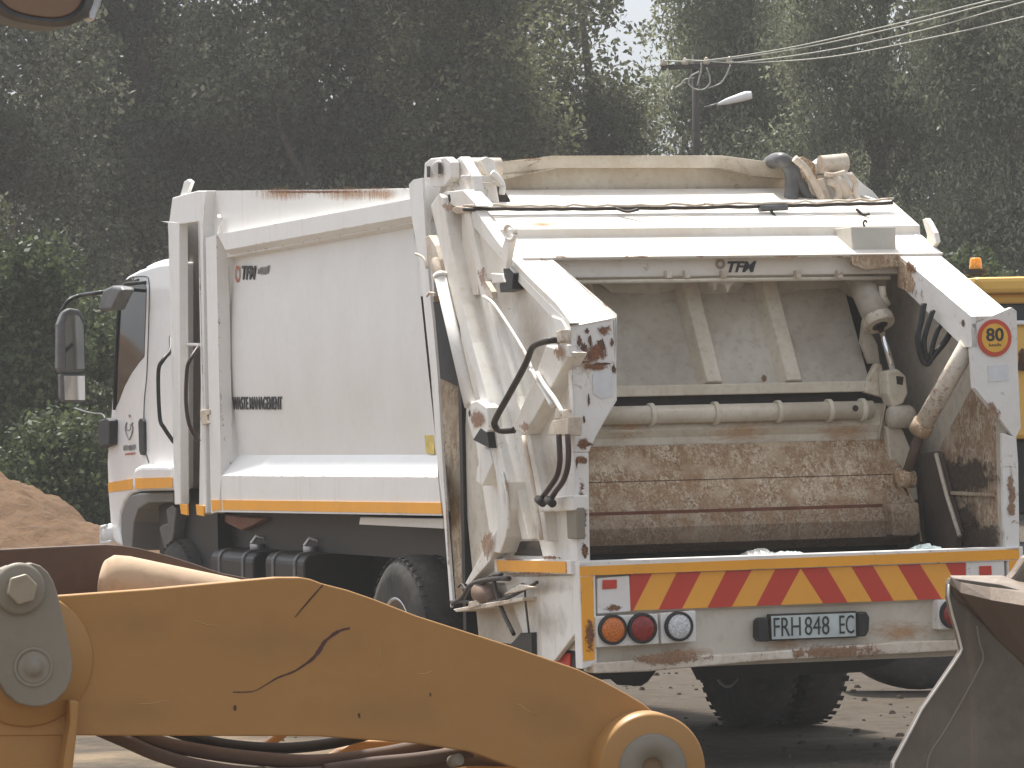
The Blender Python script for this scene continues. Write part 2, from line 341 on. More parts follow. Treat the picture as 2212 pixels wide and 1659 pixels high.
def hz(X, Y):
    z = 2.72-.47*np.hypot((X+7.3)*1.0, (Y-42)*.85)
    for k, a in ((.9, .10), (2.1, .06), (4.7, .03), (9.3, .018)): z = z+a*np.sin(X*k*2+1.3*k)*np.cos(Y*k*1.7+k)+a*.4*np.sin((X+Y)*k*3.1)
    return np.maximum(z, GZ-.3)
vs, fs = grid(-16, 0, 33, 51, 260, 230, hz); mb = MB(); mb.add(vs, fs, 0, True)
tag(mb.build('dirt_mound', mt, fix=False), None, None, kind='structure')
mb = MB(); rs_ = random.Random(4)
for k in range(600):                                         # pebbles and clods on the yard
    x, y = rs_.uniform(-4, 5), rs_.uniform(25.5, 37); r = rs_.choice((.008, .012, .018, .03)); z = float(gz(np.array(x), np.array(y)))
    h = [Vector((cos(t*pi*2/5+k)*r*rs_.uniform(.7, 1.3), sin(t*pi*2/5+k)*r, 0)) for t in range(5)]
    o_ = Vector((x, y, z-.003)); mb.add([o_+a for a in h]+[o_+a*.5+Vector((0, 0, r*.8)) for a in h], [[i, (i+1) % 5, (i+1) % 5+5, i+5] for i in range(5)]+[[5, 6, 7, 8, 9]])
tag(mb.build('gravel', GROUND, fix=False), None, None, kind='stuff')

# ================================================================== GARBAGE TRUCK
truck = thing('garbage_truck', 'white rear-loading garbage truck with rusty hopper and orange and red striped tail', 'garbage truck', T.O, T.yaw)
P = truck
def lerp(a, b, t): return Vector(a)*(1-t)+Vector(b)*t
def pl(pts, y):   # polyline x at y
    for (x0, y0), (x1, y1) in zip(pts, pts[1:]):
        if y0 <= y <= y1: return x0+(x1-x0)*(y-y0)/(y1-y0)
    return pts[-1][0] if y > pts[-1][1] else pts[0][0]

# ---- packer body
body = MB()
body.prism([(.13, v, w) for v, w in ((7.25, 1.30), (7.25, 3.27), (7.0, 3.325), (2.55, 3.14), (2.30, 1.30))], (2.25, 0, 0))
body.prism(pu([(440, 417), (430, 1106), (470, 1106), (470, 560), (905, 480), (900, 408), (425, 412)], .045), (.09, 0, 0))
# front post, top rib, sill and rear post, with sloped returns to the barrelled panel
R0 = pu([(467, 508), (470, 700), (474, 880), (478, 1028), (479, 1103)], -.02)
lx = [(507, 559), (498, 671), (500, 850), (515, 983)]; ux = [(893, 492), (905, 600), (925, 800), (945, 982)]
rows = []
for i in range(13):
    t = i/12; uu_ = .10-.03*sin(pi*t); yl = 559+(983-559)*t; yr = 492+(982-492)*t
    a = T(pl(lx, yl), yl, 0, uu_); c_ = T(pl(ux, yr), yr, 0, uu_); rows.append([lerp(a, c_, k/16) for k in range(17)])
pan = MB(); vs = [p for r in rows for p in r]
pan.add(vs, [[j*17+i, j*17+i+1, (j+1)*17+i+1, (j+1)*17+i] for j in range(12) for i in range(16)], 0, True)
body.prism(pu([(444, 514), (467, 507), (479, 1103), (456, 1109)], -.02), (.08, 0, 0))
Lc = [r[0] for r in rows]; Ls = [lerp(T(485, 505, 0, .0), T(485, 540, 0, 0), 0)]+[]
edge0 = [T(467+(478-467)*t, 507+(1028-507)*t, 0, -.02) for t in [i/12 for i in range(13)]]
body.strip(edge0, Lc, 0)
body.prism(pu([(470, 507), (889, 430), (893, 466), (487, 540)], -.02), (.16, 0, 0))          # top rib
body.strip([lerp(T(487, 540, 0, -.02), T(893, 466, 0, -.02), k/16) for k in range(17)], rows[0], 0)
body.face([T(470, 507, 0, -.02), T(487, 540, 0, -.02), rows[0][0]])
body.strip(rows[-1], [lerp(T(478, 1028, 0, -.02), T(946, 1031, 0, -.02), k/16) for k in range(17)], 0)   # ledge
body.prism(pu([(478, 1028), (946, 1031), (954, 1114), (472, 1106)], -.02), (.03, 0, 0))
# rear post
body.prism(pu([(883, 398), (893, 388), (912, 384), (923, 560), (930, 650), (936, 700), (946, 820), (956, 1000), (966, 1150), (978, 1300), (973, 1313), (958, 1110), (946, 1010), (930, 800), (905, 560), (889, 470)], -.03), (.015, 0, 0))
body.prism(pu([(893, 388), (958, 384), (942, 440), (930, 480), (936, 560), (938, 640), (900, 640)], .05), (.06, 0, 0))
body.build('packer_body', WHITER, P, .008)
pan.build('side_panel', WHITE, P)
MB().prism(pu([(480, 1080), (952, 1086), (954, 1110), (481, 1101)], -.024), (.006, 0, 0)).build('orange_tape', TAPE, P)
MB().prism(pu([(456, 1080), (476, 1080), (477, 1101), (458, 1104)], -.024), (.006, 0, 0)).build('orange_tape', TAPE, P)
MB().prism(pu([(778, 1117), (957, 1120), (957, 1142), (775, 1133)], .06), (.02, 0, 0)).build('side_guard_plate', WHITER, P, .004)
lug = MB(); lug.prism(pu([(388, 447), (384, 440), (397, 392), (405, 387), (412, 392), (400, 425), (397, 447)], .0), (.03, 0, 0)); lug.build('lifting_lug', WHITER, P, .006)
MB().tube(pu([(473, 508), (473, 486), (477, 474), (473, 466)], .02), .012).build('lifting_lug', WHITER, P)
MB().prism(pu([(388, 463), (393, 462), (394, 447), (398, 447), (397, 466), (388, 467)], -.003), (.004, 0, 0)).build('rust_streak', RUSTD, P)
# ---- front mast of the body
fr = MB()
fr.prism(pu([(365, 480), (387, 480), (390, 1090), (377, 1090)], -.02), (.06, 0, 0))
fr.prism(pu([(365, 480), (372, 427), (392, 421), (426, 412), (445, 412), (440, 486), (430, 478), (387, 485)], -.02), (.20, 0, 0))
fr.prism(pu([(430, 478), (440, 486), (446, 1108), (438, 1112)], -.02), (.07, 0, 0))
fr.prism(pu([(388, 740), (428, 742), (428, 748), (388, 746)], .02), (.04, 0, 0))
fr.build('front_mast', WHITER, P, .006)
ch = MB(); ch.prism(pu([(385, 480), (436, 474), (446, 1100), (388, 1100)], .22), (.05, 0, 0)); ch.prism([T(388, 484, 0, .04), T(388, 1085, 0, .04), T(388, 1085, 0, .22)-Vector((0, -.0, 0)), T(388, 484, 0, .22)], (0, .02, 0))
ch.build('mast_channel', paint('channel_grey', (.34, .32, .29), (.2, .16, .12), .5, 0, rough=.7, streak=.3), P)
MB().box((.25, 7.27, 1.28), (2.4, 7.7, 3.2)).build('front_bulkhead', WHITER, P, .02)
for pts in ([(388, 1088), (404, 1090), (405, 1113), (391, 1110)], [(423, 1090), (440, 1093), (440, 1115), (425, 1112)]):
    MB().prism(pu(pts, -.03), (.01, 0, 0)).build('orange_tape', TAPE, P)
rail = MB(); rail.tube(curve([T(428, 750, 0, -.03), T(412, 775, 0, -.10), T(404, 800, 0, -.12), T(402, 870, 0, -.12), T(410, 920, 0, -.10), T(430, 953, 0, -.03)], 6), .013); rail.build('grab_rail', HOSE, P)
rail = MB(); rail.tube(curve([T(369, 728, 0, .06), T(368, 757, 0, .0), T(352, 778, 0, -.08), T(342, 805, 0, -.10), T(345, 900, 0, -.10), T(355, 925, 0, -.08), T(375, 955, 0, .0)], 6), .014); rail.build('grab_rail', BLACK, P)
h = MB(); h.prism(pu([(432, 886), (452, 884), (453, 893), (446, 897), (448, 908), (452, 914), (436, 918), (432, 903)], -.03), (.02, 0, 0)); h.build('rusty_hinge', RUSTW, P, .003)
MB().prism(pu([(416, 1300), (370, 1300), (366, 1110), (378, 1086), (390, 1092), (392, 1130), (406, 1135), (410, 1092), (424, 1096), (428, 1140)], .3), (.1, 0, 0)).build('mast_legs', BLACK, P)

# ---- chassis
c0 = MB()
for u in (.78, 1.62): c0.box((u, .75, .72), (u+.09, 9.0, 1.0))
c0.box((.3, .9, 1.0), (2.2, 7.4, 1.24)); c0.box((.55, 2.3, .55), (.6, 7.2, 1.2))  # second box: black sheet added for the shade below the body
for v in (1.0, 2.2, 3.9, 5.5, 7.0): c0.box((.8, v, .75), (1.7, v+.08, .98))
c0.build('chassis_frame', BLACK, P)
MB().prism(pu([(480, 1112), (545, 1118), (570, 1120), (545, 1135), (520, 1146), (497, 1135), (482, 1127)], .25), (.3, 0, 0)).build('red_brown_bracket', paint('red_oxide', (.22, .08, .05), (.25, .17, .12), .7), P, .01)
c0 = MB(); c0.lathe((1.25, 2.95, .5), (0, 1, 0), [(-.2, .02), (-.17, .15), (0, .2), (.17, .15), (.2, .02)], 24); c0.cyl((.3, 2.95, .5), (2.2, 2.95, .5), .07); c0.build('rear_axle', BLACK, P)
MB().cyl((.3, 8.0, .5), (2.2, 8.0, .5), .05).build('front_axle', BLACK, P)
def tank(x0, x1, yt, h):
    a = T(x0, yt, 0, .10); b_ = T(x1, yt+2, 0, .10); w1 = a.z; w0 = w1-h; r = .07; u0, u1 = .10, .68
    prof = []
    for cu_, cw, s in ((u0+r, w1-r, pi), (u1-r, w1-r, pi/2), (u1-r, w0+r, 0), (u0+r, w0+r, -pi/2)):
        for k in range(6): t = s-k/5*pi/2; prof.append((cu_+cos(t)*r, cw+sin(t)*r))
    def pr(v0, v1, grow):
        q = []
        for (u, w) in prof:
            d = Vector((u-(u0+u1)/2, w-(w0+w1)/2)); q.append((u+(grow if d.x > 0 else -grow), v0, w+(grow if d.y > 0 else -grow)))
        return q
    t_ = MB(); t_.prism(pr(b_.y, 0, 0), (0, a.y-b_.y, 0)); o = t_.build('fuel_tank', BLACK, P, .012)
    for f in (.22, .78):
        MB().prism(pr(b_.y+(a.y-b_.y)*f-.025, 0, .008), (0, .05, 0)).build('strap', GREYD, o, .003)
    cc = Vector((u0+.16, b_.y+(a.y-b_.y)*.45, w1)); k = MB(); k.cyl(cc, cc+Vector((0, 0, .04)), .045, 20); k.tube([cc+Vector((-.03, .02, .04)), cc+Vector((0, .0, .09)), cc+Vector((.05, -.03, .07))], .014, 8); k.build('filler_cap', ALU, o, .003)
tank(454, 545, 1186, .50); tank(572, 655, 1192, .50)
# ---- wheels
def wheel(u0, vc, w, dual=True, R=.545):
    zc = GZ+R-.01
    prof = [(0, .30), (.004, .335), (-.012, .42), (-.004, .475), (.02, .51), (.04, R-.016), (.06, R-.006), (w/2, R), (w-.06, R-.006), (w-.04, R-.016), (w-.02, .51), (w+.004, .475), (w+.012, .42), (w-.004, .335), (w, .30)]
    root = None
    for j in range(2 if dual else 1):
        uo = u0+j*(w+.045); t_ = MB(); t_.lathe((uo, vc, zc), (1, 0, 0), prof, 56)
        for k in range(46):                                    # shoulder and centre lugs
            a = 2*pi*k/46
            for ua, ub, sh in ((.012, .085, 0), (w-.085, w-.012, .5), (w*.36, w*.47, .25), (w*.53, w*.64, .75)):
                q = []
                for uu2, da, rr2 in ((ua, -.034, R-.02), (ub, -.034, R-.01), (ub, .034, R-.01), (ua, .034, R-.02)):
                    an = a+da+sh*2*pi/46; q.append(Vector((uo+uu2, vc+cos(an)*(rr2), zc+sin(an)*(rr2))))
                an = a+sh*2*pi/46; t_.prism(q, Vector((0, cos(an), sin(an)))*.005)
        rim = MB(); s = 0 if j == 0 else w
        rim.lathe((uo, vc, zc), (1, 0, 0), [(0, .305), (.012, .285), (.05, .27), (.10, .26), (.13, .20), (.14, .12), (.06, .11), (.05, .0)], 40)
        if j == 0: root = t_.build('tyre', TYRE, None); rim.build('rim', RIM, root)
        if j == 0:
            nb = MB()
            for k in range(10): a = 2*pi*k/10; c = Vector((uo+.12, vc+cos(a)*.165, zc+sin(a)*.165)); nb.cyl(c, c+Vector((-.04, 0, 0)), .016, 6)
            nb.lathe((uo, vc, zc), (1, 0, 0), [(-.002, .302), (-.006, .297), (.0, .289), (.006, .286)], 44); nb.build('wheel_nuts', ALU, root); root.parent = P; root.name = 'wheel'
        else: t_.build('wheel', TYRE, P)
wheel(-.03, 2.98, .27); wheel(2.02, 2.98, .27); wheel(.10, 8.05, .27, False); wheel(2.1, 8.05, .27, False)
# mudguard of the front wheel and flaps
MB().prism(pu([(372, 1090), (380, 1100), (372, 1165), (356, 1190), (343, 1140), (350, 1134), (362, 1130), (358, 1100)], .12), (.4, 0, 0)).build('mud_flap', GREYD, P, .01)
MB().prism(pv([(1286, 1436), (1432, 1430), (1400, 1472), (1385, 1482), (1340, 1480)], .45), (0, .05, 0)).build('mud_flap', RUB, P)
MB().prism(pv([(1500, 1430), (1960, 1415), (1905, 1440), (1860, 1452), (1520, 1470)], .9), (0, .1, 0)).build('underrun_bar', BLACK, P)

# ---- cab
cabp = [(374, 566), (345, 569), (330, 573), (300, 583), (275, 596), (262, 609), (256, 640), (249, 760), (240, 890), (233, 960), (231, 1000), (233, 1060), (238, 1130), (243, 1165), (252, 1178), (262, 1180), (256, 1140), (258, 1110), (266, 1085), (280, 1068), (300, 1062), (374, 1060)]
CU = .08
cb = MB(); cb.prism(pu(cabp, CU), (2.15, 0, 0)); cb.prism(pu([(374, 556), (348, 561), (330, 567), (308, 578), (330, 582), (374, 580)], CU+.12), (1.9, 0, 0))
cb.build('cab', CAB, P, .05, 4)
MB().prism(pu([(284, 1032), (290, 1010), (300, 1004), (372, 1003), (374, 1060), (284, 1060)], CU-.10), (.12, 0, 0)).build('wheel_arch', CAB, P, .035, 4)
MB().prism(pu([(292, 1033), (371, 1031), (371, 1053), (292, 1056)], CU-.104), (.005, 0, 0)).build('orange_tape', TAPE, P)
MB().prism(pu([(233, 1043), (286, 1034), (286, 1057), (234, 1063)], CU-.006), (.012, 0, 0)).build('orange_tape', TAPE, P)
MB().prism(pu([(266, 1190), (261, 1150), (262, 1110), (270, 1086), (284, 1070), (300, 1065), (374, 1063), (374, 1085), (320, 1086), (298, 1100), (288, 1130), (284, 1190)], CU+.0), (.5, 0, 0)).build('wheel_arch_liner', paint('liner_grey', (.16, .16, .16), (.2, .17, .14), .4), P, .01)
MB().box((.2, 7.3, .7), (2.1, 8.7, 1.38)).build('engine_underside', BLACK, P)
gl = MB(); gl.prism(pu([(261, 625), (268, 618), (312, 612), (316, 622), (311, 770), (300, 783), (284, 805), (268, 835), (254, 872), (247, 885), (247, 820), (252, 720)], CU-.004), (.02, 0, 0)); win = gl.build('door_window', GLASS, P, .004)
MB().tube(pu([(247, 885), (250, 780), (258, 640), (263, 618), (275, 612), (314, 610)], CU-.008), .012, 6).build('window_seal', RUB, win)
sm_ = MB(); sm_.tube(curve(pu([(272, 612), (282, 600), (300, 597), (316, 597), (321, 603), (323, 640), (318, 800), (312, 870), (312, 960), (322, 1000)], CU-.001), 4), .006, 6); sm_.build('door_seam', GREYD, P)
MB().prism(pu([(258, 618), (262, 610), (266, 605), (276, 603), (275, 608), (283, 598), (287, 606), (297, 602), (297, 612), (262, 622)], CU-.012), (.02, 0, 0)).build('window_visor', BROWNDK, P)
hd = MB(); hd.prism(pu([(298, 911), (301, 904), (307, 904), (310, 911), (311, 975), (308, 983), (303, 983), (300, 975)], CU-.02), (.03, 0, 0)); hd.build('door_handle', RUB, P, .006)
em = MB(); em.tube(curve(pu([(274, 912), (271, 925), (274, 940), (279, 949), (284, 940), (287, 925), (284, 917), (287, 914)], CU-.003), 5), .006, 6); em.tube(curve(pu([(272, 920), (275, 930), (282, 925), (280, 915)], CU-.003), 4), .004, 6)
em.build('door_emblem', DECG, P)
MB().prism(pu([(277, 896), (281, 895), (283, 900), (278, 902)], CU-.004), (.003, 0, 0)).build('door_emblem', DECG, P)
def lettered(name, pts, u, mat, rng, gap=.32):
    """small unreadable lettering: a row of strokes like the print on the photographed panel"""
    a, b_, c_, d_ = pu(pts, u); k = 0; o_ = MB(); x = 0.
    while x < 1:
        w = rng.uniform(.035, .07); h0 = rng.uniform(0, .2); h1 = rng.uniform(.75, 1)
        q = lambda s, t: lerp(lerp(a, b_, s), lerp(d_, c_, s), t)
        o_.prism([q(x, h0), q(min(1, x+w), h0), q(min(1, x+w), h1), q(x, h1)], (.002, 0, 0))
        if rng.random() < .5: yy = rng.choice((.0, .4, .8)); o_.prism([q(x, yy), q(min(1, x+w*2.2), yy), q(min(1, x+w*2.2), yy+.16), q(x, yy+.16)], (.002, 0, 0))
        x += w*(1+gap*3*rng.random()+.3)
    return o_.build(name, mat, P)
lettered('door_lettering', [(266, 962), (293, 959), (293, 972), (266, 975)], CU-.004, DECG, random.Random(3))
lettered('door_lettering', [(270, 979), (292, 977), (292, 982), (270, 984)], CU-.004, DECO, random.Random(5))
MB().prism(pu([(211, 908), (228, 903), (237, 908), (236, 960), (214, 968), (210, 940)], CU-.06), (.08, 0, 0)).build('marker_light', RUB, P, .012)
MB().tube(curve(pu([(228, 905), (220, 895), (200, 893), (180, 888), (162, 882)], CU-.2), 4), .007, 6).build('fender_mirror_rod', GREYD, P)
bp = MB(); bp.tube(pu([(241, 1170), (219, 1172), (219, 1150), (220, 1138), (231, 1136)], CU-.05), .012, 8); bp.lathe(T(238, 1152, 0, CU), (1, 0, 0), [(-.06, 0), (-.05, .05), (0, .07), (.06, .07)], 20); bp.build('bumper_guard', CAB, P)
# mirrors
mr = MB(); mr.prism(pv([(137, 672), (150, 665), (172, 668), (184, 690), (186, 795), (180, 806), (130, 806), (125, 795), (126, 700)], 9.1), (0, .10, 0)); mir = mr.build('side_mirror', GREYD, P, .02, 3)
mg = MB(); mg.prism(pv([(146, 682), (160, 678), (172, 684), (180, 700), (183, 797), (142, 799), (140, 700)], 9.094), (0, .004, 0)); mg.build('mirror_glass', MIRR, mir)
mr = MB(); mr.prism(pv([(130, 808), (184, 808), (188, 815), (187, 862), (180, 869), (140, 868), (132, 862)], 9.1), (0, .08, 0)); m2 = mr.build('wide_angle_mirror', GREYD, P, .012, 3)
mg = MB(); mg.prism(pv([(138, 812), (183, 812), (184, 864), (140, 864)], 9.094), (0, .004, 0)); mg.build('mirror_glass', MIRB, m2)
MB().tube(curve([T(131, 800, 1, 9.18), T(131, 690, 1, 9.18), T(139, 662, 1, 9.18), T(152, 647, 1, 9.18), T(175, 638, 1, 9.2), T(215, 632, 0, -.15), T(262, 624, 0, .05), T(285, 612, 0, .1)], 5), .015, 8).build('mirror_arm', BLACK, P)
mr = MB(); mr.prism(pu([(222, 625), (240, 617), (258, 620), (263, 627), (252, 645), (240, 670), (214, 672), (211, 665)], -.15), (.1, 0, 0)); mr.build('kerb_mirror', GREYD, P, .02, 3)

# body decals
g0 = T(522, 610, 0, .085)-Vector((.035, 0, 0)); YD = (0, .0, 1); XD = (0, -1, 0)
def sidetext(name, s, x0, y0, x1, y1, u, mat, shear=0, bold=0):
    a = T(x0, y1, 0, u); b_ = T(x1, y1, 0, u); c_ = T(x0, y0, 0, u)
    xd = Vector((0, b_.y-a.y, b_.z-a.z)); return text(name, s, a, xd, Vector((0, 0, 1)), xd.length, c_.z-a.z, mat, P, shear, bold=bold)
uf = lambda y: .10-.03*sin(pi*(y-540)/440)-.004
e = MB(); e.lathe(T(513, 592, 0, uf(590)), (1, 0, 0), [(-.001, .055), (-.001, .035)], 24); e.build('maker_emblem', DECO, P)
o = sidetext('maker_lettering', 'TFM', 523, 574, 553, 604, uf(590), DECAL, .25, .03)
lettered('maker_lettering', [(557, 578), (582, 573), (581, 592), (556, 596)], uf(590), DECG, random.Random(8))
sidetext('side_lettering', 'WASTE MANAGEMENT', 503, 857, 609, 885, uf(870)-.002, DECAL, 0, .012)
MB().prism(pu([(915, 910), (936, 909), (938, 982), (920, 978)], .092), (.004, 0, 0)).build('yellow_sticker', YLW, P)

# ================================================================== tailgate, left side
tg = MB()
tg.prism(pu([(944, 430), (958, 414), (1003, 418), (1018, 450), (1110, 560), (1205, 682), (1229, 704), (1240, 975), (1247, 1215), (1250, 1362), (1222, 1395), (1197, 1425), (1165, 1418), (1120, 1330), (1090, 1260), (1012, 1262), (1063, 1193), (1035, 1010), (985, 657)], .0), (.05, 0, 0))
tg.prism(pu([(1110, 1246), (1245, 1242), (1248, 1362), (1197, 1428), (1150, 1425), (1090, 1262)], -.02), (.03, 0, 0))
tg.build('tailgate_side', TG, P, .006)
s1 = MB()
s1.prism(pu([(949, 417), (930, 444), (954, 552), (978, 657), (1001, 737), (1027, 819), (1050, 925), (1070, 1020), (1078, 1085), (1074, 1150), (1063, 1193), (1080, 1195), (1092, 1160), (1100, 1100), (1097, 1042), (1078, 960), (1054, 863), (1020, 740), (1000, 657), (975, 540), (955, 426)], -.10), (.11, 0, 0))
s1.build('tailgate_front_flange', TG, P, .006)
s2 = MB(); s2.prism(pu([(1000, 455), (1022, 560), (1042, 657), (1071, 760), (1100, 860), (1128, 935), (1159, 1075), (1168, 1167), (1182, 1170), (1172, 1075), (1142, 932), (1113, 856), (1084, 756), (1054, 653), (1034, 556), (1014, 458)], -.06), (.07, 0, 0)); s2.build('stiffener_rib', TG, P, .004)
s2 = MB(); s2.prism(pu([(1099, 1037), (1112, 1037), (1142, 1165), (1128, 1165)], -.05), (.06, 0, 0)); s2.build('stiffener_rib', TG, P, .004)
s3 = MB(); s3.prism(pu([(1003, 463), (1040, 512), (1079, 557), (1135, 607), (1189, 662), (1222, 702), (1234, 698), (1202, 655), (1145, 600), (1093, 545), (1073, 519), (1028, 455)], -.05), (.06, 0, 0)); s3.build('slope_flange', TG, P, .004)
br = MB(); br.prism(pu([(1180, 745), (1232, 762), (1134, 938), (1112, 930), (1108, 920), (1148, 830)], -.09), (.10, 0, 0)); br.build('diagonal_brace', TG, P, .008)
br = MB(); br.prism(pu([(1204, 742), (1228, 745), (1229, 772), (1208, 768)], -.095), (.02, 0, 0)); br.prism(pu([(1190, 682), (1212, 690), (1226, 712), (1228, 765), (1208, 766), (1204, 730)], -.06), (.05, 0, 0)); br.build('gusset_plate', TG, P, .005)
MB().prism(pu([(1163, 1075), (1236, 1070), (1237, 1103), (1165, 1106)], -.08), (.09, 0, 0)).build('side_step_box', TG, P, .008)
MB().prism(pu([(1222, 1096), (1245, 1096), (1246, 1165), (1225, 1164)], -.06), (.05, 0, 0)).build('hinge_strap', GREY, P, .008)
MB().prism(pu([(1110, 1200), (1119, 1174), (1128, 1169), (1162, 1168), (1170, 1201)], -.006), (.01, 0, 0)).build('opening_shade', BROWNDK, P)  # dark plate painted as the shade of a hole, like its namesakes
MB().prism(pu([(1040, 1195), (1100, 1100), (1096, 1135), (1058, 1212), (1012, 1264), (1004, 1261)], -.08), (.07, 0, 0)).build('lower_gusset', TG, P, .005)
MB().prism(pu([(1066, 1207), (1232, 1211), (1233, 1241), (1069, 1237)], -.055), (.06, 0, 0)).build('side_marker_plate', CHIP, P, .004)
MB().prism(pu([(1072, 1210), (1221, 1213), (1222, 1238), (1074, 1234)], -.062), (.006, 0, 0)).build('orange_tape', TAPE, P)
# gap between body and tailgate: black strip painted for its shadow, rusty flange
gp = MB(); gp.prism(pu([(925, 470), (945, 480), (952, 560), (985, 660), (1020, 840), (1055, 1000), (1066, 1190), (1015, 1265), (985, 1296), (972, 1100), (958, 960), (950, 820), (938, 650)], .12), (.05, 0, 0)); gp.build('rear_flange', FLNG, P)
gp = MB(); gp.prism(pu([(931, 652), (958, 655), (978, 740), (990, 812), (992, 836), (960, 822), (948, 817), (938, 740)], .08), (.03, 0, 0)); gp.build('gap_shadow_strip', RUB, P, .004)
cy = MB(); a, b_ = T(951, 596, 0, -.13), T(1016, 876, 0, -.13); cy.cyl(a, b_, .034, 20); cy.cyl(lerp(a, b_, -.01), lerp(a, b_, .02), .040, 20); cyo = cy.build('lift_cylinder', CHIP, P)
rd = MB(); rd.prism(pu([(918, 512), (926, 508), (940, 530), (950, 560), (958, 598), (946, 606), (936, 600), (925, 565)], -.10), (.05, 0, 0)); rd.cyl(T(940, 560, 0, -.13), T(951, 600, 0, -.13), .022, 12); rd.tube(curve(pu([(897, 548), (908, 552), (917, 560), (922, 580)], -.1), 4), .008, 6); rd.tube(pu([(922, 640), (928, 632), (940, 634)], -.1), .008, 6)
rd.build('cylinder_mount', RUSTW, P, .004)
cm = MB(); cm.prism(pu([(1007, 872), (1030, 864), (1052, 880), (1056, 930), (1040, 945), (1022, 950), (1010, 910)], -.14), (.08, 0, 0)); cm.build('cylinder_foot', TG, P, .008)
MB().disc(T(1014, 893, 0, -.142), (1, 0, 0), .018, 16).build('opening_shade', BROWNDK, P)
MB().prism(pu([(1022, 950), (1038, 925), (1052, 935), (1057, 968)], -.143), (.05, 0, 0)).build('opening_shade', BLACK, P)
MB().prism(pu([(1040, 965), (1058, 972), (1064, 1000), (1042, 1050), (1028, 1040), (1030, 1010), (1037, 995)], -.09), (.10, 0, 0)).build('bracket_wedge', TG, P, .006)
MB().disc(T(974, 485, 0, -.003), (1, 0, 0), .014, 16).build('opening_shade', BROWNDK, P)
# handle bar, hoses, valve block
MB().tube(curve([T(1211, 736, 0, -.07), T(1190, 735, 0, -.14), T(1165, 741, 0, -.17), T(1149, 752, 0, -.17), T(1135, 787, 0, -.17), T(1102, 848, 0, -.17), T(1072, 902, 0, -.17), T(1069, 920, 0, -.16), T(1082, 930, 0, -.13), T(1111, 929, 0, -.08)], 5), .018, 10).build('handle_bar', BROWNDK, P)
MB().prism(pu([(1200, 716), (1212, 712), (1214, 735), (1204, 742)], -.11), (.05, 0, 0)).build('handle_clamp', RUSTW, P, .004)
for pts, r, mt in (([(1045, 640), (1067, 657), (1103, 710), (1136, 765), (1150, 800)], .009, CHIP), ([(1148, 798), (1160, 820), (1178, 850), (1193, 877)], .013, TG), ([(1160, 806), (1178, 835), (1198, 862), (1216, 893)], .013, TG), ([(1085, 1020), (1094, 1060), (1098, 1110), (1098, 1145)], .008, CHIP), ([(1131, 942), (1150, 1040), (1170, 1165)], .012, RUSTW)):
    MB().tube(curve(pu(pts, -.11), 5), r, 8).build('hydraulic_pipe', mt, P)
vb = MB(); vb.prism(pu([(1185, 924), (1192, 908), (1205, 906), (1228, 900), (1226, 942), (1184, 940)], -.12), (.08, 0, 0)); vb.prism(pu([(1196, 905), (1200, 880), (1208, 890), (1212, 905)], -.12), (.03, 0, 0)); vb.prism(pu([(1213, 905), (1215, 885), (1224, 884), (1228, 903)], -.12), (.03, 0, 0)); vb.build('valve_block', RUSTW, P, .006)
MB().tube(curve(pu([(1207, 938), (1209, 975), (1209, 1000), (1203, 1028), (1186, 1055), (1167, 1080)], -.13), 5), .015, 10).build('hydraulic_hose', HOSE, P)
MB().tube(curve(pu([(1226, 938), (1228, 975), (1226, 1010), (1216, 1040), (1200, 1062), (1188, 1082)], -.13), 5), .015, 10).build('hydraulic_hose', HOSE, P)
for x, y in ((1167, 1081), (1188, 1082)): MB().cyl(T(x-5, y-3, 0, -.14), T(x+6, y+6, 0, -.14), .022, 10).build('hose_fitting', BROWNDK, P)
# lifting eye and dark bracket near the slope
le = MB(); le.tube([T(1103+11*cos(t), 502+16*sin(t)+3*cos(t), 0, -.10) for t in [k*pi/9 for k in range(19)]], .014, 8); le.prism(pu([(1085, 580), (1083, 540), (1094, 505), (1104, 520), (1098, 545), (1093, 580)], -.11), (.03, 0, 0)); le.build('lifting_eye', TGR, P)
bk = MB(); bk.prism(pu([(1086, 580), (1096, 575), (1110, 590), (1106, 625), (1080, 632), (1078, 612), (1090, 608)], -.08), (.08, 0, 0)); bk.build('dark_bracket', BLACK, P, .006)
bk = MB(); bk.prism(pu([(1060, 590), (1084, 592), (1090, 610), (1062, 612)], -.09), (.06, 0, 0)); bk.build('bracket_arm', TG, P, .004)
bk = MB(); bk.prism(pu([(1040, 612), (1048, 608), (1062, 630), (1064, 645), (1055, 645)], -.09), (.03, 0, 0)); bk.build('rusty_link', RUSTW, P)
# top corner
tc = MB(); tc.prism(pu([(958, 414), (1000, 410), (1025, 436), (1030, 446), (985, 448), (970, 440)], -.06), (.10, 0, 0)); tc.build('corner_cap', TG, P, .006)
MB().prism(pu([(952, 436), (960, 424), (970, 420), (972, 432), (965, 452), (957, 455)], -.065), (.01, 0, 0)).build('opening_shade', BROWNDK, P)
tc = MB(); tc.prism(pu([(972, 452), (985, 446), (1010, 448), (1012, 458), (985, 462)], -.07), (.05, 0, 0)); tc.build('rusty_link', RUSTW, P, .003)
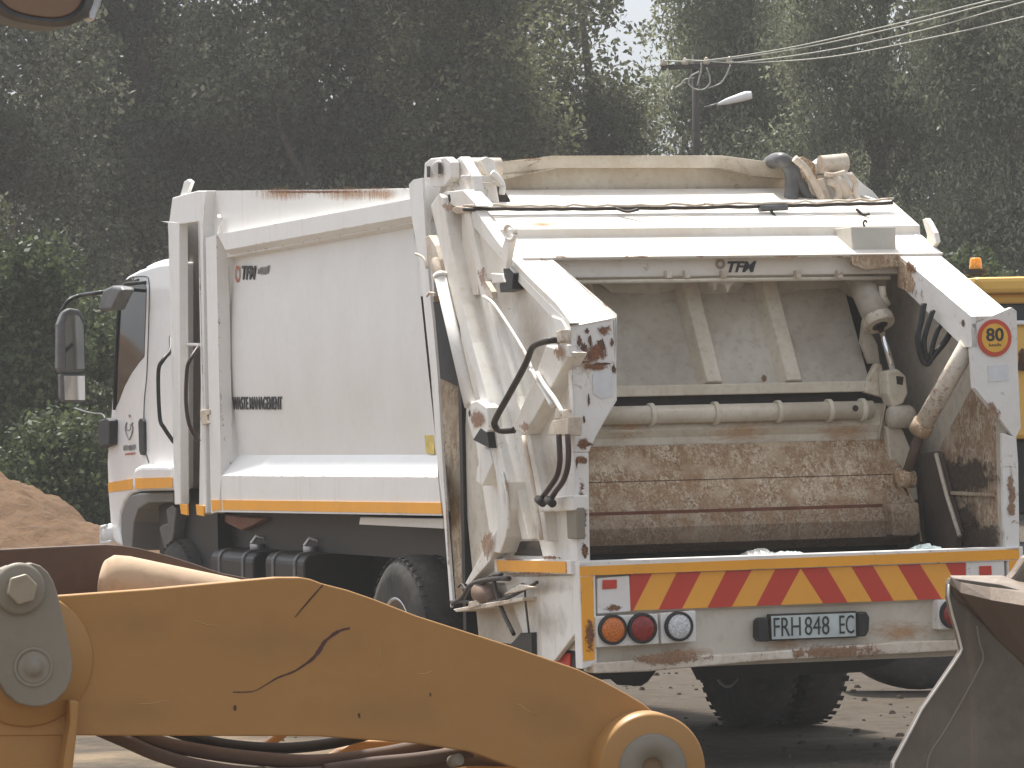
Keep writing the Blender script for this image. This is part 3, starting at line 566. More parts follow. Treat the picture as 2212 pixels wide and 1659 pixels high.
# lower latch mechanism
lm = MB(); lm.lathe(T(1048, 1283, 0, -.05), (0, 1, .12), [(-.16, 0), (-.14, .045), (-.05, .062), (.06, .062), (.12, .04), (.16, 0)], 18)
lmo = lm.build('latch_cylinder', paint('greasy_brown', (.13, .08, .06), (.25, .18, .12), .6, .3, rough=.6), P)
rj = random.Random(2)
for pts, r in (([(978, 1304), (1000, 1290), (1020, 1262), (1070, 1250), (1100, 1250)], .014), ([(975, 1300), (1010, 1300), (1040, 1305), (1100, 1290), (1160, 1258)], .010), ([(1000, 1272), (1030, 1268), (1060, 1245), (1085, 1240)], .009), ([(1065, 1245), (1075, 1290), (1090, 1330), (1110, 1370)], .012), ([(1110, 1270), (1132, 1262), (1135, 1300), (1143, 1368)], .006), ([(990, 1268), (998, 1262), (1010, 1276), (1022, 1256), (1034, 1262)], .006)):
    MB().tube(curve(pu(pts, -.08), 4), r, 8).build('latch_rod', BROWNDK, P)
lm = MB(); lm.prism(pu([(978, 1316), (1030, 1306), (1130, 1290), (1128, 1298), (1060, 1312), (985, 1322)], -.10), (.14, 0, 0)); lm.prism(pu([(1010, 1316), (1012, 1300), (1028, 1296), (1035, 1308)], -.11), (.04, 0, 0)); lm.prism(pu([(1085, 1285), (1120, 1262), (1155, 1268), (1110, 1280)], -.1), (.03, 0, 0)); lm.build('latch_plate', RUSTW, P, .004)
MB().prism(pu([(1085, 1405), (1110, 1385), (1125, 1367), (1148, 1366), (1150, 1470), (1090, 1470)], -.05), (.3, 0, 0)).build('mud_flap', BLACK, P)
MB().prism(pu([(1180, 1460), (1236, 1380), (1244, 1370), (1252, 1380), (1254, 1470)], .03), (.3, 0, 0)).build('mud_flap', BLACK, P)
MB().prism(pu([(1203, 1413), (1231, 1411), (1230, 1440), (1199, 1440)], .02), (.02, 0, 0)).build('side_reflector', RED, P, .003)

# ================================================================== rear frame
UL, UR = -.03, 2.50
lw = MB(); lw.prism(pv([(1229, 706), (1331, 686), (1334, 865), (1310, 905), (1287, 946), (1272, 978), (1240, 978)], 0), (0, .05, 0))
a0, a1 = T(1229, 706, 1, 0), T(1331, 686, 1, 0); sl0 = Vector((a0.x, 1.0, 2.72)); sl1 = Vector((a1.x, 1.0, 2.72))
lw.prism([a0, a1+Vector((0, 0, 0)), Vector((a1.x, .98, 2.70)), Vector((a0.x, .98, 2.70))], (0, .03, -.05))
lw.prism([a1, Vector((a1.x, .95, 2.69)), Vector((a1.x, .95, 2.52)), Vector((a1.x, .12, 2.14)), Vector((a1.x, .0, 2.1))], (-.03, 0, 0))
lw.build('left_tail_arm', CHIP, P, .012, 3)
MB().prism(pv([(1240, 978), (1272, 978), (1274, 1216), (1248, 1216)], .0), (0, .10, 0)).build('left_door_post', CHIP, P, .005)
# splash of rust on the arm (scrapes)
rj = random.Random(9)
for cx_, cy_, rx, ry in ((1252, 738, 6, 14), (1262, 752, 8, 16), (1275, 735, 4, 14), (1297, 748, 13, 20), (1290, 760, 8, 9), (1256, 772, 5, 12), (1322, 740, 4, 10), (1280, 790, 22, 4), (1300, 786, 18, 4), (1262, 782, 10, 3), (1326, 797, 6, 12), (1268, 715, 5, 7), (1272, 865, 3, 14), (1262, 905, 2.5, 10), (1268, 960, 14, 7), (1246, 1000, 3, 14), (1258, 1080, 8, 5), (1252, 1150, 5, 16), (1264, 1190, 7, 18)):
    n = 14; q = [T(cx_+rx*cos(t)*rj.uniform(.45, 1.15), cy_+ry*sin(t)*rj.uniform(.45, 1.15), 1, -.003) for t in [2*pi*k/n for k in range(n)]]; MB().prism(q, (0, .002, 0)).build('rust_spot', RUSTD, P)
MB().prism(pv([(1280, 808), (1322, 800), (1324, 855), (1300, 862), (1282, 850)], -.003), (0, .002, 0)).build('faded_sticker', STK, P)
# right arm with the 80 disc
rw = MB(); q = [(2098, 702), (2186, 664), (2196, 672), (2199, 800), (2205, 925), (2193, 948), (2168, 915), (2140, 880), (2106, 838), (2101, 760)]
rw.prism(pv(q, 0), (0, .05, 0))
b0, b1 = T(2098, 702, 1, 0), T(2188, 664, 1, 0); b1.z = b0.z = (b0.z+b1.z)/2
rw.prism([b0, b1, Vector((b1.x, .98, 2.70)), Vector((b0.x, .98, 2.70))], (0, .03, -.05))
rw.prism([b0, Vector((b0.x, .93, 2.68)), Vector((b0.x, .93, 2.52)), Vector((b0.x, .10, 2.15)), Vector((b0.x, 0, 2.15))], (.03, 0, 0))
rw.build('right_tail_arm', CHIP, P, .012, 3)
MB().disc(T(2080, 698, 0, b0.x-.004), (-1, 0, 0), .02, 8).build('rust_spot', RUSTD, P)
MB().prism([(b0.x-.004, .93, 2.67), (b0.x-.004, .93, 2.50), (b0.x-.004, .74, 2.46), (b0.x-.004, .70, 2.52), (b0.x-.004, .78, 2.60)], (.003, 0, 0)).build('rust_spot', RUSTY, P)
sc_ = T(2148, 730, 1, -.004); sg = MB(); sg.cyl(sc_, sc_+Vector((0, -.004, 0)), .100, 40); dsc = sg.build('speed_disc', SIGNR, P)
MB().cyl(sc_+Vector((0, -.004, 0)), sc_+Vector((0, -.007, 0)), .077, 40).build('disc_face', SIGNY, dsc)
text('disc_lettering', '80', sc_+Vector((-.052, -.0075, -.018)), (1, 0, 0), (0, 0, 1), .104, .072, DECAL, dsc, bold=.02)
text('disc_lettering', 'km/h', sc_+Vector((-.035, -.0075, -.045)), (1, 0, 0), (0, 0, 1), .068, .016, DECAL, dsc)
MB().prism(pv([(2133, 790), (2178, 788), (2180, 822), (2137, 825)], -.003), (0, .002, 0)).build('faded_sticker', STK, P)
MB().prism(pv([(2165, 935), (2196, 945), (2200, 1000), (2203, 1182), (2172, 1184), (2168, 1100)], .0), (0, .10, 0)).build('right_door_post', CHIP, P, .005)
MB().prism([(2.47, v, w) for v, w in ((.05, 2.30), (.93, 2.68), (1.62, 3.0), (2.1, 3.09), (2.25, .9), (.6, .55), (.05, .55))], (.02, 0, 0)).build('right_side_plate', TG, P)

# crossbeam above the opening
def S_(t): return (.93+(1.62-.93)*t, 2.69+(2.975-2.69)*t)
prof = [S_(0), S_(.40), (S_(.40)[0], S_(.40)[1]+.045), (1.60, 3.015), (1.70, 2.99), (1.70, 2.5), (1.45, 2.5), (1.44, 2.575), (.985, 2.575), (.985, 2.668), (.91, 2.670), (.90, 2.685)]
cb = MB(); cb.prism([(UL, v, w) for v, w in prof], (UR-UL+.02, 0, 0)); cb.build('top_crossbeam', TGR, P, .006)
for (v, w) in ((.97, 2.552),):
    MB().cyl((.12, v, w), (2.22, v, w), .011, 12).build('curtain_rail', INL, P)
for x in (1440, 1480, 1560, 1720, 1810):
    MB().prism(pv([(x, 584), (x+12, 583), (x+11, 600), (x+1, 601)], .94), (0, .06, 0)).build('rail_clip', RUSTW, P, .002)
bk = MB(); bk.prism(pv([(1530, 600), (1590, 598), (1586, 612), (1578, 618), (1572, 632), (1566, 615), (1550, 612), (1546, 628), (1538, 610)], 1.0), (0, .06, 0)); bk.build('hanging_bracket', RUSTW, P, .003)
a = T(1566, 583, 1, .983); hgt = .052
text('maker_lettering', 'TFM', Vector((T(1572, 577, 1, .98).x, .982, 2.594)), (1, 0, 0), (0, 0, 1), .170, .060, DECAL, P, .3, bold=.03)
e = MB(); e.lathe(T(1556, 570, 1, .982), (0, -1, 0), [(0, .030), (.001, .012)], 20); e.build('maker_emblem', paint('faded_emblem', (.30, .2, .17), (.4, .33, .25), .7), P)
# upper flat, back plate with folded top
uf_ = MB(); uf_.prism([(u, v, w) for u, v, w in ((.26, 1.66, 3.0), (2.3, 1.66, 3.0), (2.02, 2.0, 3.10), (.34, 2.0, 3.10))], (0, .0, -.06)); uf_.build('roof_flat', TGR, P, .004)
bp = MB()
A = pv([(1072, 350), (1190, 338), (1560, 337), (1665, 350), (1703, 362), (1703, 440), (1085, 440)], 2.05); bp.prism(A, (0, .04, 0))
top = pv([(1072, 352), (1190, 337), (1560, 336), (1668, 350), (1700, 360)], 2.0); mid = pv([(1080, 372), (1140, 374), (1205, 362), (1555, 362), (1640, 378), (1700, 382)], 2.0)
bp.prism(pv([(1072, 352), (1190, 337), (1560, 336), (1668, 350), (1700, 360), (1700, 386), (1630, 380), (1555, 363), (1205, 363), (1135, 378), (1075, 378)], 1.97), (0, .08, 0))
bp.prism([T(1072, 352, 1, 1.97), T(1190, 337, 1, 1.97), T(1190, 337, 1, 2.4), T(1072, 352, 1, 2.4)], (0, 0, -.01))
bp.build('ejector_top_plate', INL, P, .008)
# hydraulic cables along the beam
rc = random.Random(6); pts = []
for k in range(40): x = 1000+k*(1928-1000)/39; pts.append(T(x, 452-14*(k/39)**2.2+rc.uniform(-1.2, 1.2), 1, 1.42))
MB().tube(pts, .011, 7).build('hydraulic_pipe', BROWNDK, P)
pts = [p+Vector((0, -.012, .018+rc.uniform(-.006, .006))) for p in pts]; MB().tube(pts, .007, 6).build('hydraulic_pipe', RUSTW, P)
for a_, b_ in (((1665, 455), (1692, 475)), ((1850, 452), (1878, 462)), ((1330, 450), (1380, 452))):
    MB().tube(curve([T(*a_, 1, 1.40), T((a_[0]+b_[0])/2, (a_[1]+b_[1])/2+6, 1, 1.36), T(*b_, 1, 1.33)], 4), .008, 6).build('loose_cable', BROWNDK, P)
MB().cyl(T(1640, 450, 1, 1.41), T(1700, 447, 1, 1.41), .02, 12).build('hose_sleeve', GREYD, P)
MB().prism(pv([(1885, 448), (1905, 437), (1928, 434), (1930, 441), (1912, 446)], 1.55), (0, .05, 0)).build('rusty_link', RUSTW, P, .003)
# square housing on the slope
hb = MB(); a = [T(x, y, 1, .98) for x, y in ((1838, 490), (1935, 490), (1936, 546), (1842, 548))]; hb.prism(a, (0, .45, .0)); hb.build('work_lamp_housing', paint('housing_grey', (.55, .53, .48), (.4, .3, .2), .4, .15, rs=8, rough=.6, edge=.8), P, .006)
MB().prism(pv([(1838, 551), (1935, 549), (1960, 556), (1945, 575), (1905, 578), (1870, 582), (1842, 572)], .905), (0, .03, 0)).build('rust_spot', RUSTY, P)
MB().tube(curve(pv([(1868, 490), (1865, 482), (1869, 476), (1873, 481)], 1.2), 4), .006, 6).build('loose_cable', BROWNDK, P)
hk = MB(); hk.prism(pu([(1992, 474), (1999, 471), (2006, 480), (2018, 503), (2022, 522), (2014, 534), (2000, 528), (2002, 508), (1997, 492)], 2.5), (.03, 0, 0)); hk.build('lifting_eye', TGR, P, .004)

# top pivots
def pivot(pts, v, name='pivot_lug', mt=CHIP, d=.05): return MB().prism(pv(pts, v), (0, d, 0)).build(name, mt, P, .008)
lg = MB(); lg.prism(pu([(915, 388), (917, 352), (930, 342), (962, 339), (974, 350), (975, 384), (960, 402), (936, 404)], -.06), (.05, 0, 0)); lg.build('pivot_lug', CHIP, P, .006)
pn = MB(); pn.cyl(T(948, 364, 0, -.075), T(948, 364, 0, .16), .042, 20); pn.build('pivot_pin', CHIP, P, .004)
for t in ((925, 371), (949, 364)): MB().prism(pu([(t[0]-3, t[1]-12), (t[0]+3, t[1]-12), (t[0]+3, t[1]+12), (t[0]-3, t[1]+12)], -.079), (.004, 0, 0)).build('opening_shade', BROWNDK, P)
lg = MB(); lg.prism(pu([(984, 345), (994, 338), (1003, 352), (1020, 380), (1028, 440), (1000, 425), (978, 410), (955, 420), (980, 385)], .0), (.06, 0, 0)); lg.build('pivot_lug', CHIP, P, .006)
def cluster(pieces, v):
    for pts, mt, dv, d in pieces: MB().prism(pv(pts, v+dv), (0, d, 0)).build('pivot_bracket', mt, P, .006)
cl = MB(); cl.cyl(T(1000, 362, 1, 1.85), T(1080, 362, 1, 1.85), .055, 20); cl.build('pivot_cylinder', RUSTW, P)
cluster([([(1040, 345), (1050, 338), (1068, 345), (1072, 365), (1088, 392), (1083, 402), (1068, 392), (1052, 368)], CHIP, -.25, .06), ([(1000, 378), (1078, 380), (1080, 392), (1002, 390)], CHIP, -.28, .05), ([(1026, 392), (1072, 394), (1080, 442), (1030, 440)], CHIP, -.2, .15), ([(1012, 392), (1026, 390), (1034, 440), (1018, 432)], RUSTD, -.15, .05), ([(1074, 405), (1084, 402), (1108, 440), (1078, 442)], BROWNDK, -.1, .05)], 1.9)
cl = MB(); cl.tube(curve(pv([(1062, 372), (1076, 385), (1085, 400), (1084, 420)], 1.6), 4), .018, 8); cl.tube(curve(pv([(1046, 404), (1056, 412), (1052, 428), (1066, 436)], 1.62), 4), .01, 8); cl.build('hydraulic_hose', CHIP, P)
# right cluster
cluster([([(1765, 352), (1785, 338), (1815, 337), (1830, 350), (1832, 372), (1768, 372)], CHIP, 0, .12), ([(1772, 378), (1835, 374), (1848, 405), (1850, 440), (1790, 442), (1775, 410)], CHIP, .0, .14), ([(1840, 370), (1852, 385), (1868, 400), (1885, 412), (1905, 435), (1850, 440)], CHIP, .05, .1), ([(1712, 345), (1735, 338), (1760, 352), (1770, 400), (1750, 430), (1728, 410), (1716, 380)], RUSTY, -.05, .1), ([(1745, 390), (1780, 385), (1800, 440), (1755, 442)], RUSTW, -.1, .08)], 1.85)
cl = MB()
for pts, r in (([(1716, 342), (1738, 362), (1758, 395), (1775, 430)], .022), ([(1790, 392), (1808, 402), (1812, 425), (1800, 440)], .02), ([(1835, 376), (1848, 395), (1846, 420), (1862, 438)], .016), ([(1825, 372), (1800, 378), (1782, 376)], .014)): cl.tube(curve(pv(pts, 1.72), 4), r, 10)
cl.build('hydraulic_hose', RUSTW, P)
cl = MB(); cl.cyl(T(1772, 355, 1, 1.8), T(1828, 350, 1, 1.8), .05, 18); cl.cyl(T(1800, 380, 1, 1.75), T(1830, 425, 1, 1.75), .045, 18); cl.build('pivot_cylinder', RUSTW, P)
for pts, r in (([(1652, 372), (1666, 350), (1688, 345), (1702, 356), (1711, 385), (1708, 442)], .042), ([(1680, 372), (1696, 349), (1712, 360), (1725, 395), (1750, 425), (1775, 435)], .032)):
    MB().tube(curve([T(x, y, 1, 2.35 if i == 0 else (2.0 if i == 1 else 1.78)) for i, (x, y) in enumerate(pts)], 5), r, 12).build('sleeved_hose', GREYD, P)

# ================================================================== inside the hopper
iw = MB(); iw.prism([(2.41, v, w) for v, w in ((.03, 2.32), (.9, 2.66), (1.7, 2.6), (1.9, 1.5), (1.7, .6), (.03, .6))], (.05, 0, 0)); iw.build('right_inner_wall', INN, P)
iw = MB(); iw.prism([(2.402, v, w) for v, w in ((.06, 1.95), (.35, 1.92), (.75, 1.62), (.95, 1.2), (.55, 1.1), (.06, 1.1))], (.008, 0, 0)); iw.build('peeling_patch', SCALE, P)
for pts in ([(1995, 985), (2175, 975), (2175, 1085), (1995, 1090)], [(1990, 1060), (2130, 1060), (2135, 1210), (1990, 1210)], [(2050, 1130), (2180, 1120), (2180, 1200), (2050, 1210)]):
    stain([T(x, y, 0, 2.396-.001*pts[0][0]%.003) for x, y in pts], ST_G, P, 'grease_stain')
MB().prism(pu([(2026, 1060), (2140, 1066), (2140, 1073), (2026, 1068)], 2.37), (.04, 0, 0)).build('wall_rib', SCALE, P, .003)
MB().prism(pu([(1985, 980), (2022, 975), (2068, 1150), (2060, 1200), (2000, 1200)], 2.35), (.04, 0, 0)).build('wear_plate', paint('brown_grime', (.13, .10, .075), (.07, .05, .035), .7, 0, rough=.8), P, .004)
MB().tube(pu([(2022, 980), (2045, 1070), (2073, 1158)], 2.34), .012, 8).build('wear_plate_edge', RUSTW, P)
il = MB(); il.prism([(.02, v, w) for v, w in ((.03, 2.32), (.9, 2.66), (1.7, 2.6), (1.9, 1.5), (1.7, .6), (.03, .6))], (.03, 0, 0)); il.build('left_inner_wall', INN, P)
# hopper trough
tr_ = [(.10, 1.06), (.10, .72), (.45, .60), (.9, .62), (1.35, .80), (1.7, 1.15), (1.75, 1.5)]
hp = MB(); hp.strip([Vector((.03, v, w)) for v, w in tr_], [Vector((2.45, v, w)) for v, w in tr_], 0, True); hp.build('hopper_trough', paint('hopper_dark', (.10, .08, .06), (.2, .14, .09), .6, .3, rough=.8), P, fix=False)
MB().box((.0, 1.85, .5), (2.46, 1.9, 2.7)).build('hopper_back', BLACK, P)
# carrier panel with two ribs
pt_, pb_ = (1.43, 2.60), (1.05, 1.97)
pn = MB(); pn.prism([(.06, pt_[0], pt_[1]), (2.12, pt_[0], pt_[1]), (2.12, pb_[0], pb_[1]), (.06, pb_[0], pb_[1])], (0, .05, 0)); cp = pn.build('carrier_panel', INN, P)
for ub in (.50, 1.125, 1.60):
    rb = MB(); d = Vector((0, -.06, .03))
    a = Vector((ub, pt_[0], pt_[1])); b_ = Vector((ub, pb_[0], pb_[1])); rb.add([a+Vector((-.03, 0, 0)), a+Vector((0, 0, 0))+d, a+Vector((.085, 0, 0))+d, a+Vector((.12, 0, 0)), b_+Vector((-.03, 0, 0)), b_+d, b_+Vector((.085, 0, 0))+d, b_+Vector((.12, 0, 0))], [[0, 1, 5, 4], [1, 2, 6, 5], [2, 3, 7, 6], [0, 3, 2, 1], [4, 5, 6, 7]])
    rb.build('panel_rib', INL, P, .006)
sc2 = MB()
q = [(1280, 598), (1870, 590), (1860, 648), (1835, 640), (1810, 622), (1720, 628), (1690, 640), (1660, 640), (1655, 615), (1610, 610), (1590, 632), (1500, 640), (1460, 625), (1420, 635), (1320, 632)]
sc2.prism(pv(q, 1.36), (0, .03, 0)); sc2.build('upper_valance', INN, P, .004)
fl = MB(); fl.box((.06, .96, 1.925), (2.13, 1.1, 1.985)); fl.prism(pv([(1868, 848), (1872, 825), (1893, 785), (1905, 787), (1915, 845), (1912, 860)], .95), (0, .05, 0)); fl.build('panel_flange', INL, P, .006)
MB().box((.06, 1.04, 1.84), (2.1, 1.12, 1.925)).build('opening_shade', BROWNDK, P)  # dark bar painted as the shade in the gap below the flange
tb = MB(); y0 = T(1400, 896, 1, .9).z; tb.cyl((.06, .92, y0), (2.07, .92, y0-.0), .050, 28); tbo = tb.build('packer_shaft', INL, P)
for x in (1405, 1544, 1680, 1790, 1862):
    c = T(x, 893, 1, .92); c.z = y0; MB().lathe(c, (1, 0, 0), [(-.013, .05), (-.013, .064), (.013, .064), (.013, .05)], 28).build('shaft_collar', INL, tbo, .003)
MB().disc(T(1848, 882, 1, .868), (0, -1, 0), .018, 10).build('opening_shade', BROWNDK, P)
# packer blade: upper cream sheet, folded rusty wear plates
prof = [(.99, 1.86), (.965, 1.79), (.93, 1.74), (.955, 1.70), (.95, 1.655)]
bl = MB(); bl.strip([Vector((.06, v, w)) for v, w in prof], [Vector((2.17, v, w)) for v, w in prof], 0, False); bl.prism([(2.10, .90, 1.655), (2.15, .90, 1.86), (2.17, 1.1, 1.86), (2.21, 1.1, 1.655)], (0, 0, .001)); blo = bl.build('blade_upper_sheet', INL, P, fix=False)
ra = [(.94, 1.66), (.885, 1.56), (.84, 1.47), (.79, 1.39), (.73, 1.30), (.69, 1.22), (.70, 1.13), (.80, 1.08)]
bl = MB(); n_ = 24
for (v0, w0), (v1, w1) in zip(ra, ra[1:]):
    u1a, u1b = 2.19, 2.22
    bl.strip([Vector((.05+(u1a-.05)*k/n_, v0, w0)) for k in range(n_+1)], [Vector((.05+(u1b-.05)*k/n_, v1, w1)) for k in range(n_+1)], 0, True)
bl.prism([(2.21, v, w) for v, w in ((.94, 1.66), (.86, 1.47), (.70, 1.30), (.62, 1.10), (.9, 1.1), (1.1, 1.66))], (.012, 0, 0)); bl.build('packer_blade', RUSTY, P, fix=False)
for v, w, t_, m2_ in ((.838, 1.468, .0018, RUSTD), (.728, 1.30, .009, plain('red_primer', (.16, .055, .03), .8))): MB().box((.05, v-.003, w-t_), (2.21, v+.006, w+t_)).build('blade_weld', m2_, P)
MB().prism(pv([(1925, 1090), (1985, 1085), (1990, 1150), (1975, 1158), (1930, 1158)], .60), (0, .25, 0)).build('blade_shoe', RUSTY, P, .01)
MB().prism(pv([(1915, 920), (1950, 925), (1970, 975), (1985, 1080), (1930, 1090)], .88), (0, .1, 0)).build('blade_end_plate', INL, P, .01)
# blade cylinder
cy = MB(); a, b_ = T(1852, 590, 1, 1.15), T(1895, 688, 1, .98); cy.cyl(a, b_, .078, 26); cyo = cy.build('blade_cylinder', INN, P)
a2, b2 = T(1893, 684, 1, .98), T(1901, 704, 1, .95); g = MB(); g.cyl(a2, b2, .090, 28); g.build('cylinder_gland', INL, cyo, .008)
MB().cyl(lerp(a2, b2, 1.0), lerp(a2, b2, 1.03), .045, 20).build('cylinder_bore', BROWNDK, cyo)
MB().cyl(T(1901, 702, 1, .94), T(1929, 800, 1, .86), .017, 16).build('piston_rod', CHROME, cyo)
MB().tube(pv([(1905, 618), (1908, 640), (1918, 660)], .98), .02, 10).build('cylinder_port', INL, cyo)
cv = MB(); cv.prism(pv([(1915, 802), (1940, 797), (1958, 812), (1962, 850), (1952, 872), (1930, 880), (1918, 850)], .82), (0, .12, 0)); cv.build('rod_clevis', INL, P, .012)
MB().prism(pv([(1936, 812), (1952, 814), (1950, 832), (1938, 830)], .817), (0, .004, 0)).build('opening_shade', BROWNDK, P)
MB().lathe(T(1945, 900, 1, .85), (1, 0, 0), [(-.075, .0), (-.07, .05), (-.05, .064), (.05, .064), (.075, .05), (.08, 0)], 26).build('shaft_end_boss', INN, P)
MB().prism(pv([(1868, 690), (1896, 745), (1902, 790), (1880, 785), (1862, 740)], 1.05), (0, .05, 0)).build('clevis_bracket', INN, P, .006)
# inclined rusty cylinder on the right
a, b_ = T(2092, 745, 1, .12), T(1990, 925, 1, .45); MB().cyl(a, b_, .052, 24).build('lift_cylinder', RUSTW, P)
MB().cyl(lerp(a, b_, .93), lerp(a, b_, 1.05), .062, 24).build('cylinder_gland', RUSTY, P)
MB().cyl(T(1992, 922, 1, .45), T(1957, 1030, 1, .62), .028, 18).build('piston_rod', BRN, P)
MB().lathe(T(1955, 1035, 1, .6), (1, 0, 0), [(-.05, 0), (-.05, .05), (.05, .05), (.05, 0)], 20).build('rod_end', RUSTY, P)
for pts, r in (([(1996, 655), (1990, 690), (1982, 730), (1992, 775), (2003, 786), (2015, 770), (2040, 740), (2055, 715)], .017), ([(2016, 670), (2005, 700), (1996, 740), (2002, 780)], .015), ([(2050, 690), (2030, 705), (2018, 735), (2008, 775)], .015)):
    MB().tube(curve(pv(pts, .42), 5), r, 10).build('hydraulic_hose', RUB, P)

# ================================================================== tail panel
bw = 1.075
tb = MB(); tb.box((UL, -.02, 1.0), (UR+.02, .10, bw)); tb.prism(pv([(1250, 1217), (1286, 1217), (1290, 1436), (1258, 1446)], -.02), (0, .10, 0)); tb.prism(pv([(2176, 1182), (2203, 1180), (2208, 1400), (2182, 1410)], -.02), (0, .10, 0)); tb.build('tail_frame', CHIP, P, .006)
MB().prism(pv([(1252, 1224), (2201, 1186), (2202, 1208), (1253, 1244)], -.024), (0, .005, 0)).build('orange_tape', TAPE, P)
MB().prism(pv([(1254, 1246), (1281, 1244), (1285, 1425), (1260, 1428)], -.024), (0, .005, 0)).build('orange_tape', TAPE, P)
MB().prism(pv([(2180, 1211), (2201, 1210), (2206, 1390), (2184, 1392)], -.024), (0, .005, 0)).build('orange_tape', TAPE, P)
TP = paint('tail_panel_paint', (.60, .56, .48), (.38, .30, .20), .6, .12, rs=9, rough=.6, edge=.7)
tpn = MB(); tpn.box((UL+.05, .03, .50), (UR-.02, .08, 1.01)); tpn.build('tail_panel', TP, P)
lip = MB(); lo = pv([(1285, 1432), (1400, 1424), (1650, 1408), (1800, 1398), (1950, 1386), (2200, 1378)], -.06); q = [p for p in lo]+[p-Vector((0, 0, .055+.01*sin(i*2))) for i, p in reversed(list(enumerate(lo)))]; lip.prism(q, (0, .15, 0)); lip.build('bumper_lip', RUSTW, P, .008)
# chevron board: mirrored stripes round the apex
zx = lambda z: (1440+z/2.212)/1.15732
Lf = [T(zx(z), 1243, 1, 0).x for z in (297,)][0]; tp = T(1729, 1227, 1, 0); bt = T(1729, 1307, 1, 0)
wt, wb = T(1365, 1243, 1, 0).z, T(1365, 1318, 1, 0).z; wt2, wb2 = T(2080, 1213, 1, 0).z, T(2040, 1294, 1, 0).z
topz, botz = (wt+wt2)/2, (wb+wb2)/2
Ux = lambda z, top: T(zx(z), 1229-(zx(z)-1729)*.042 if top else 1306-(zx(z)-1729)*.038, 1, 0).x
tops = [297, 420, 555, 690, 828, 970, 1100, 1240]; bots = [297, 315, 455, 585, 725, 860, 995, 1130]
ch = MB(); VV = -.005
def quad(t0, t1, b0_, b1_, mi): ch.prism([(t0, VV, topz), (t1, VV, topz), (b1_, VV, botz), (b0_, VV, botz)], (0, .02, 0), mi)
for i in range(7): quad(Ux(tops[i], 1), Ux(tops[i+1], 1), Ux(bots[i], 0), Ux(bots[i+1], 0), i % 2 == 0 and 1 or 0)
ch.prism([(Ux(1240, 1), VV, topz), (Ux(1365, 0), VV, botz), (Ux(1130, 0), VV, botz)], (0, .02, 0), 0)
topr = [1240, 1385, 1520, 1640, 1775, 1900, 2040, 2152]; botr = [1365, 1500, 1635, 1755, 1890, 2020, 2140, 2152]
for i in range(7): quad(Ux(topr[i], 1), Ux(topr[i+1], 1), Ux(botr[i], 0), Ux(botr[i+1], 0), i % 2 == 0 and 1 or 0)
ch.build('chevron_board', [AMB, RED], P)
MB().box((Lf, .015, botz-.01), (Ux(2152, 1), .03, topz+.01)).build('board_backing', TP, P)
MB().prism(pv([(1290, 1249), (1360, 1243), (1363, 1321), (1291, 1326)], -.01), (0, .04, 0)).build('corner_plate', CHIP, P, .006)
MB().prism(pv([(1302, 1253), (1333, 1252), (1333, 1271), (1302, 1273)], -.018), (0, .008, 0)).build('reflector', RED, P, .003)
MB().prism(pv([(2087, 1214), (2170, 1210), (2172, 1290), (2088, 1292)], -.01), (0, .04, 0)).build('corner_plate', CHIP, P, .006)
MB().prism(pv([(2116, 1223), (2142, 1222), (2143, 1242), (2117, 1243)], -.018), (0, .008, 0)).build('reflector', RED, P, .003)
def lamp(px, py, r, mt):
    c = T(px, py, 1, -.06); o = MB().lathe(c, (0, -1, 0), [(-.02, r), (.014, r), (.018, r*.96), (.016, r*.83)], 36).build('tail_lamp', RUB, P)
    MB().lathe(c, (0, -1, 0), [(.010, r*.84), (.018, r*.7), (.022, r*.35), (.023, 0)], 32).build('lamp_lens', mt, o)
lb = MB(); lb.prism(pv([(1288, 1332), (1421, 1326), (1424, 1391), (1291, 1399)], -.05), (0, .09, 0)); lb.build('lamp_bracket', CHIP, P, .005)
lb = MB(); lb.prism(pv([(1427, 1325), (1503, 1319), (1504, 1386), (1429, 1391)], -.05), (0, .09, 0)); lb.build('lamp_bracket', CHIP, P, .005)
lamp(1323, 1360, .079, LAMB); lamp(1387, 1357, .080, LRED); lamp(1466, 1353, .078, LCLR)
lb = MB(); lb.prism(pv([(2026, 1296), (2160, 1290), (2162, 1355), (2028, 1360)], -.05), (0, .09, 0)); lb.build('lamp_bracket', CHIP, P, .005); lamp(2060, 1326, .080, LRED); lamp(2126, 1322, .079, LAMB)
# number plate
npq = pv([(1662, 1327), (1851, 1320), (1853, 1377), (1665, 1385)], -.02); npl = MB(); npl.prism(npq, (0, .04, 0)); npo = npl.build('number_plate', BROWNDK, P, .004)
npl = MB(); npl.prism(pv([(1666, 1331), (1848, 1324), (1849, 1374), (1668, 1381)], -.024), (0, .003, 0)); npl.build('plate_face', PLATE, npo)
for s, x0, x1 in (('FRH', 1672, 1730), ('848', 1739, 1792), ('EC', 1814, 1845)):
    a = T(x0, 1375-(x0-1672)*.04, 1, -.026); b_ = T(x1, 1375-(x1-1672)*.04, 1, -.026); text('plate_lettering', s, a, b_-a, (0, 0, 1), (b_-a).length, .098, DECAL, npo, bold=-.005)
MB().prism(pv([(1637, 1342), (1643, 1335), (1660, 1334), (1662, 1386), (1642, 1386), (1636, 1376)], -.05), (0, .07, 0)).build('plate_lamp', RUB, P, .008)
MB().prism(pv([(1855, 1324), (1872, 1321), (1879, 1333), (1878, 1362), (1872, 1374), (1856, 1376)], -.05), (0, .07, 0)).build('plate_lamp', RUB, P, .008)
